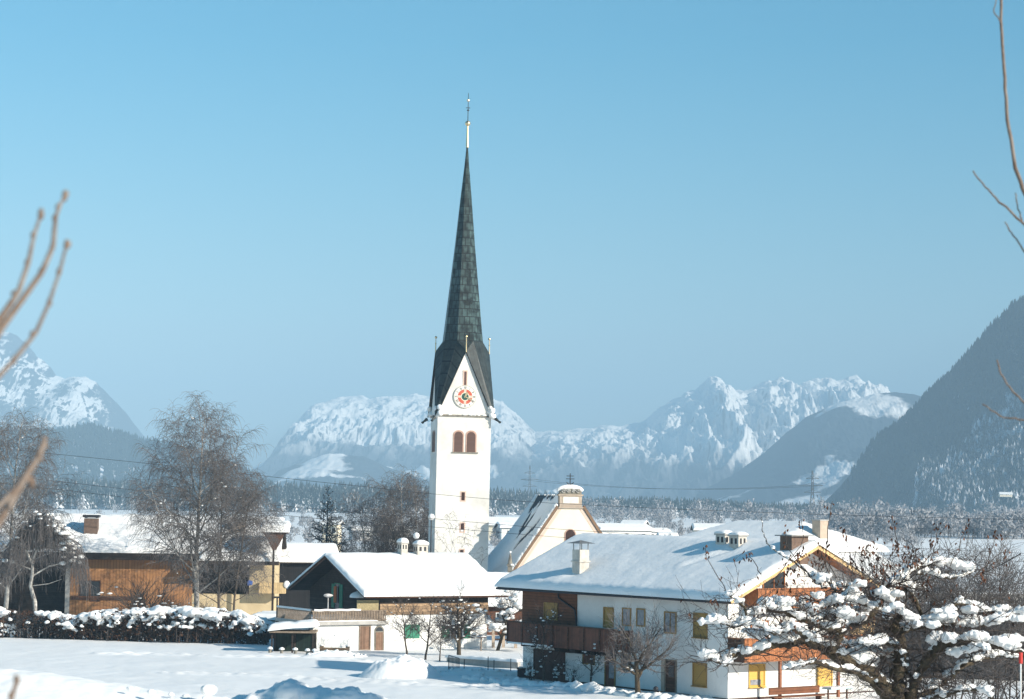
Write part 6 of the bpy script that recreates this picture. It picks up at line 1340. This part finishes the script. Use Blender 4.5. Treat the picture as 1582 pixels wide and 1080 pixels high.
def shade_spruce():  # added out of view so that its shadow falls on the snow pile
    x, y = 10.4, 33.0; z = G(x, y); t = thing('spruce', 'unseen spruce added outside the view to shade the shovelled snow pile', 'spruce tree', (x, y, z), 0); rng = np.random.default_rng(14); f = MB(); sn = MB()
    for k in range(46):
        q = k / 46; h = 2.0 + 9.5 * q; r = 2.3 * (1 - q) ** .8 + .15
        for j in range(11):
            a = rng.uniform(0, 6.28); d = np.array([math.cos(a), math.sin(a), 0]); n_ = np.array([-d[1], d[0], 0]); L = r * rng.uniform(.7, 1.1); b = np.array([0, 0, h]); e = b + d * L + [0, 0, -.28 * L]; w = .22 + .12 * L
            f.add([b, lerp(b, e, .55) + n_ * w, e, lerp(b, e, .55) - n_ * w], [[0, 1, 2], [0, 2, 3]])
            if rng.uniform() < .3: sn.blob(lerp(b, e, .6) + [0, 0, .04], (.25, .25, .08), rng, 1, .2)
    obj('foliage', f, NEEDLE, t); obj('trunk', MB().cyl((0, 0, -.3), (0, 0, 11.2), .2, .03), BARKG, t); obj('snow_cover', sn, SNOW, t, True)
shade_spruce()

# ---------------------------------------------------------------- wires, pylons and the village behind
def wires():
    for lab, Y, pts in (('highest thin power line crossing the tower below its belfry', 252, [(-300, 662), (70, 700), (240, 717), (430, 738), (660, 762), (750, 772), (1000, 785), (1300, 796), (1582, 803), (1900, 808)]), ('second power line crossing the tower at its lower slit window', 250, [(-300, 700), (100, 745), (430, 782), (660, 800), (830, 816), (1100, 832), (1582, 855), (1900, 868)]), ('lowest power line just above the tower shadow', 248, [(-300, 715), (100, 757), (430, 797), (660, 813), (830, 828), (1100, 846), (1582, 868), (1900, 880)])):
        P = np.array([at(a, b, Y) for a, b in pts]); xs = np.linspace(P[0, 0], P[-1, 0], 70); q = np.stack([xs, np.full(70, Y), np.interp(xs, P[:, 0], P[:, 2])], -1)
        k = np.ones(7) / 7; z = np.pad(q[:, 2], 3, mode='edge'); q[3:-3, 2] = np.convolve(z, k, 'valid')[3:-3]
        tag(obj('power_line', MB().tubes([(q, np.full(70, .022))], 4), WIRE), lab, 'power line')
    ends = []
    for px, top, base, Y, lab in ((1255, 727, 786, 1450, 'lattice pylon standing before the dark mountain foot'), (818, 719, 772, 1750, 'lattice pylon seen beside the church gable')):
        p = at(px, base, Y); zt = at(px, top, Y)[2]; t = thing('pylon', lab, 'pylon', (p[0], Y, -2.2)); h = zt + 2.2; m = MB(); w = lambda z: lerp(2.6, .35, min(1, z / (h * .72))) if z < h * .72 else lerp(.35 * 1, .1, (z - h * .72) / (h * .28)) + .25
        lv_ = np.linspace(0, h, 12); r = .16
        for a in (-1, 1):
            for b in (-1, 1):
                m.tubes([(np.array([(a * w(z), b * w(z), z) for z in lv_]), np.full(12, r))], 4)
        for z0, z1 in zip(lv_[:-1], lv_[1:]):
            for a in (-1, 1):
                m.cyl((-w(z0), a * w(z0), z0), (w(z1), a * w(z1), z1), r * .6, n=3); m.cyl((w(z0), a * w(z0), z0), (-w(z1), a * w(z1), z1), r * .6, n=3)
        obj('lattice', m, STEEL, t); ar = MB()
        for f, l_ in ((.62, 5.4), (.74, 6.8), (.86, 4.2)):
            ar.cyl((-l_, 0, h * f), (l_, 0, h * f), .17, n=4); ar.cyl((-l_, 0, h * f), (0, 0, h * f + 1.6), .1, n=3); ar.cyl((l_, 0, h * f), (0, 0, h * f + 1.6), .1, n=3)
        obj('cross_arm', ar, STEEL, t); ends.append(np.array([p[0], Y, -2.2 + h * .74]))
    a, b = ends; 
    for s_, lab in ((-6.5, 'distant transmission cable slung between the pylons, nearer one'), (6.5, 'distant transmission cable slung between the pylons, farther one')):
        q = np.array([lerp(a, b, s) + [s_, 0, -4.5 * 4 * s * (1 - s)] for s in np.linspace(0, 1, 40)]); tag(obj('power_line', MB().tubes([(q, np.full(40, .12))], 4), STEEL), lab, 'power line')
wires()
def village():
    rng = np.random.default_rng(4); GR = 'distant village houses'
    for i, (px, Y, ridge, eave, w, lab) in enumerate(((930, 620, 808, 820, 15, 'wide pale distant farm roof just behind the church gable'), (1075, 640, 808, 820, 13, 'distant hall with long snow roof above the white house ridge'), (1000, 760, 815, 822, 8, 'little distant house between the two snowy halls'), (960, 900, 803, 812, 9, 'tiny distant house before the frosted wood'), (1020, 700, 822, 830, 5, 'tiny hut just over the ridge of the white house'), (752, 800, 798, 812, 11, 'distant flat pale block beside the tower'), (775, 700, 806, 816, 9, 'distant pale house left of the nave roof'), (498, 560, 803, 811, 4, 'distant house whose snow roof shows beside the larch'), (545, 760, 812, 820, 7, 'distant house with buff wall between larch and birch'), (575, 900, 806, 812, 7, 'distant house behind the leaning birch'), (600, 700, 812, 821, 7, 'distant tan house behind the twin-stemmed birch'), (1545, 2600, 760, 764, 14, 'far farmhouse high at the dark mountain foot'))):
        zg = -1.8
        if Y > 2000: zg = at(px, 766, Y)[2]
        gabled('house', lab, px, Y, ridge, eave, rng.uniform(-25, 25), w, w * .7, zg, [PLASTER, CREAM, PLASTER, CREAM][i % 4], T=.6, group=GR, wins=max(2, int(w / 4)))
    # dark scrub and fence line behind the chalet ridge
    t = thing('hedge', 'dark snow-speckled hedge running behind the chalet ridge', 'hedge', gloc(520, 262), 0); L = px_x(662, 262) - px_x(520, 262); m = MB(); s = MB()
    for i in range(2600): c = np.array([rng.uniform(0, L), rng.normal() * .5, rng.uniform(.1, 4.6 + .5 * math.sin(i))]); m.add(c + rng.normal(size=(4, 3)) * .16, [[0, 1, 2, 3]])
    for i in range(70): r = rng.uniform(.2, .5); s.blob((rng.uniform(0, L), rng.normal() * .5, 4.6 + rng.normal() * .25), (r * 1.6, r, r * .6), rng, 1, .2)
    obj('foliage', m, LEAFH, t); obj('snow_cover', s, SNOW, t, True)
    fx = make_tree
    t = thing('wall', 'snow-topped field wall running across the meadow behind the thicket', 'wall', (px_x(1380, 330), 330, -1.4), math.radians(-2)); obj('masonry', MB().box(0, 60, 0, .5, -.5, 1.0), CONC, t); obj('snow_cover', snow_roof('x', 0, .25, .5, 1.0, 1.02, 1.0, 0, 60, .3, 9, .1, .05, r=.2), SNOW, t, True)
    f0 = None
    for px, Y, h, lab in ((757, 330, 4.0, 'snowy little fir between the tower and the nave roof, smaller one'), (766, 326, 5.0, 'snowy little fir touching the nave roof'), (749, 334, 4.6, 'snowy little fir half hidden by the tower')):
        p = (px_x(px, Y), Y, -1.4); sc_ = h / 5
        if f0 is None:
            f0 = thing('fir', lab, 'fir tree', p, 0, 'little firs by the church'); rr = np.random.default_rng(3); V, F = tri_tree(rr, 7, 8, .24); obj('foliage', MB().add(V * [5.5, 5.5, 5], F), SPRUCE, f0); obj('trunk', MB().cyl((0, 0, -.3), (0, 0, 3), .12, .04), BARKG, f0); f0.scale = (sc_,) * 3
        else: dup(f0, p, px, lab, scale=sc_)
village()
slope_hill = None

# ---------------------------------------------------------------- valley haze
def haze():
    o = obj('haze', MB().box(-16800, 16800, -900, 17200, -40, 900), None); m = bpy.data.materials.new('haze'); m.use_nodes = True; t = m.node_tree; t.nodes.clear()
    v = t.nodes.new('ShaderNodeVolumePrincipled'); v.inputs['Color'].default_value = (.47, .745, 1.0, 1); v.inputs['Density'].default_value = 1.9e-4; v.inputs['Anisotropy'].default_value = -0.25
    w = t.nodes.new('ShaderNodeOutputMaterial'); t.links.new(v.outputs[0], w.inputs['Volume']); o.data.materials.append(m); o['kind'] = 'stuff'; o['label'] = 'pale blue winter haze filling the valley'
haze()
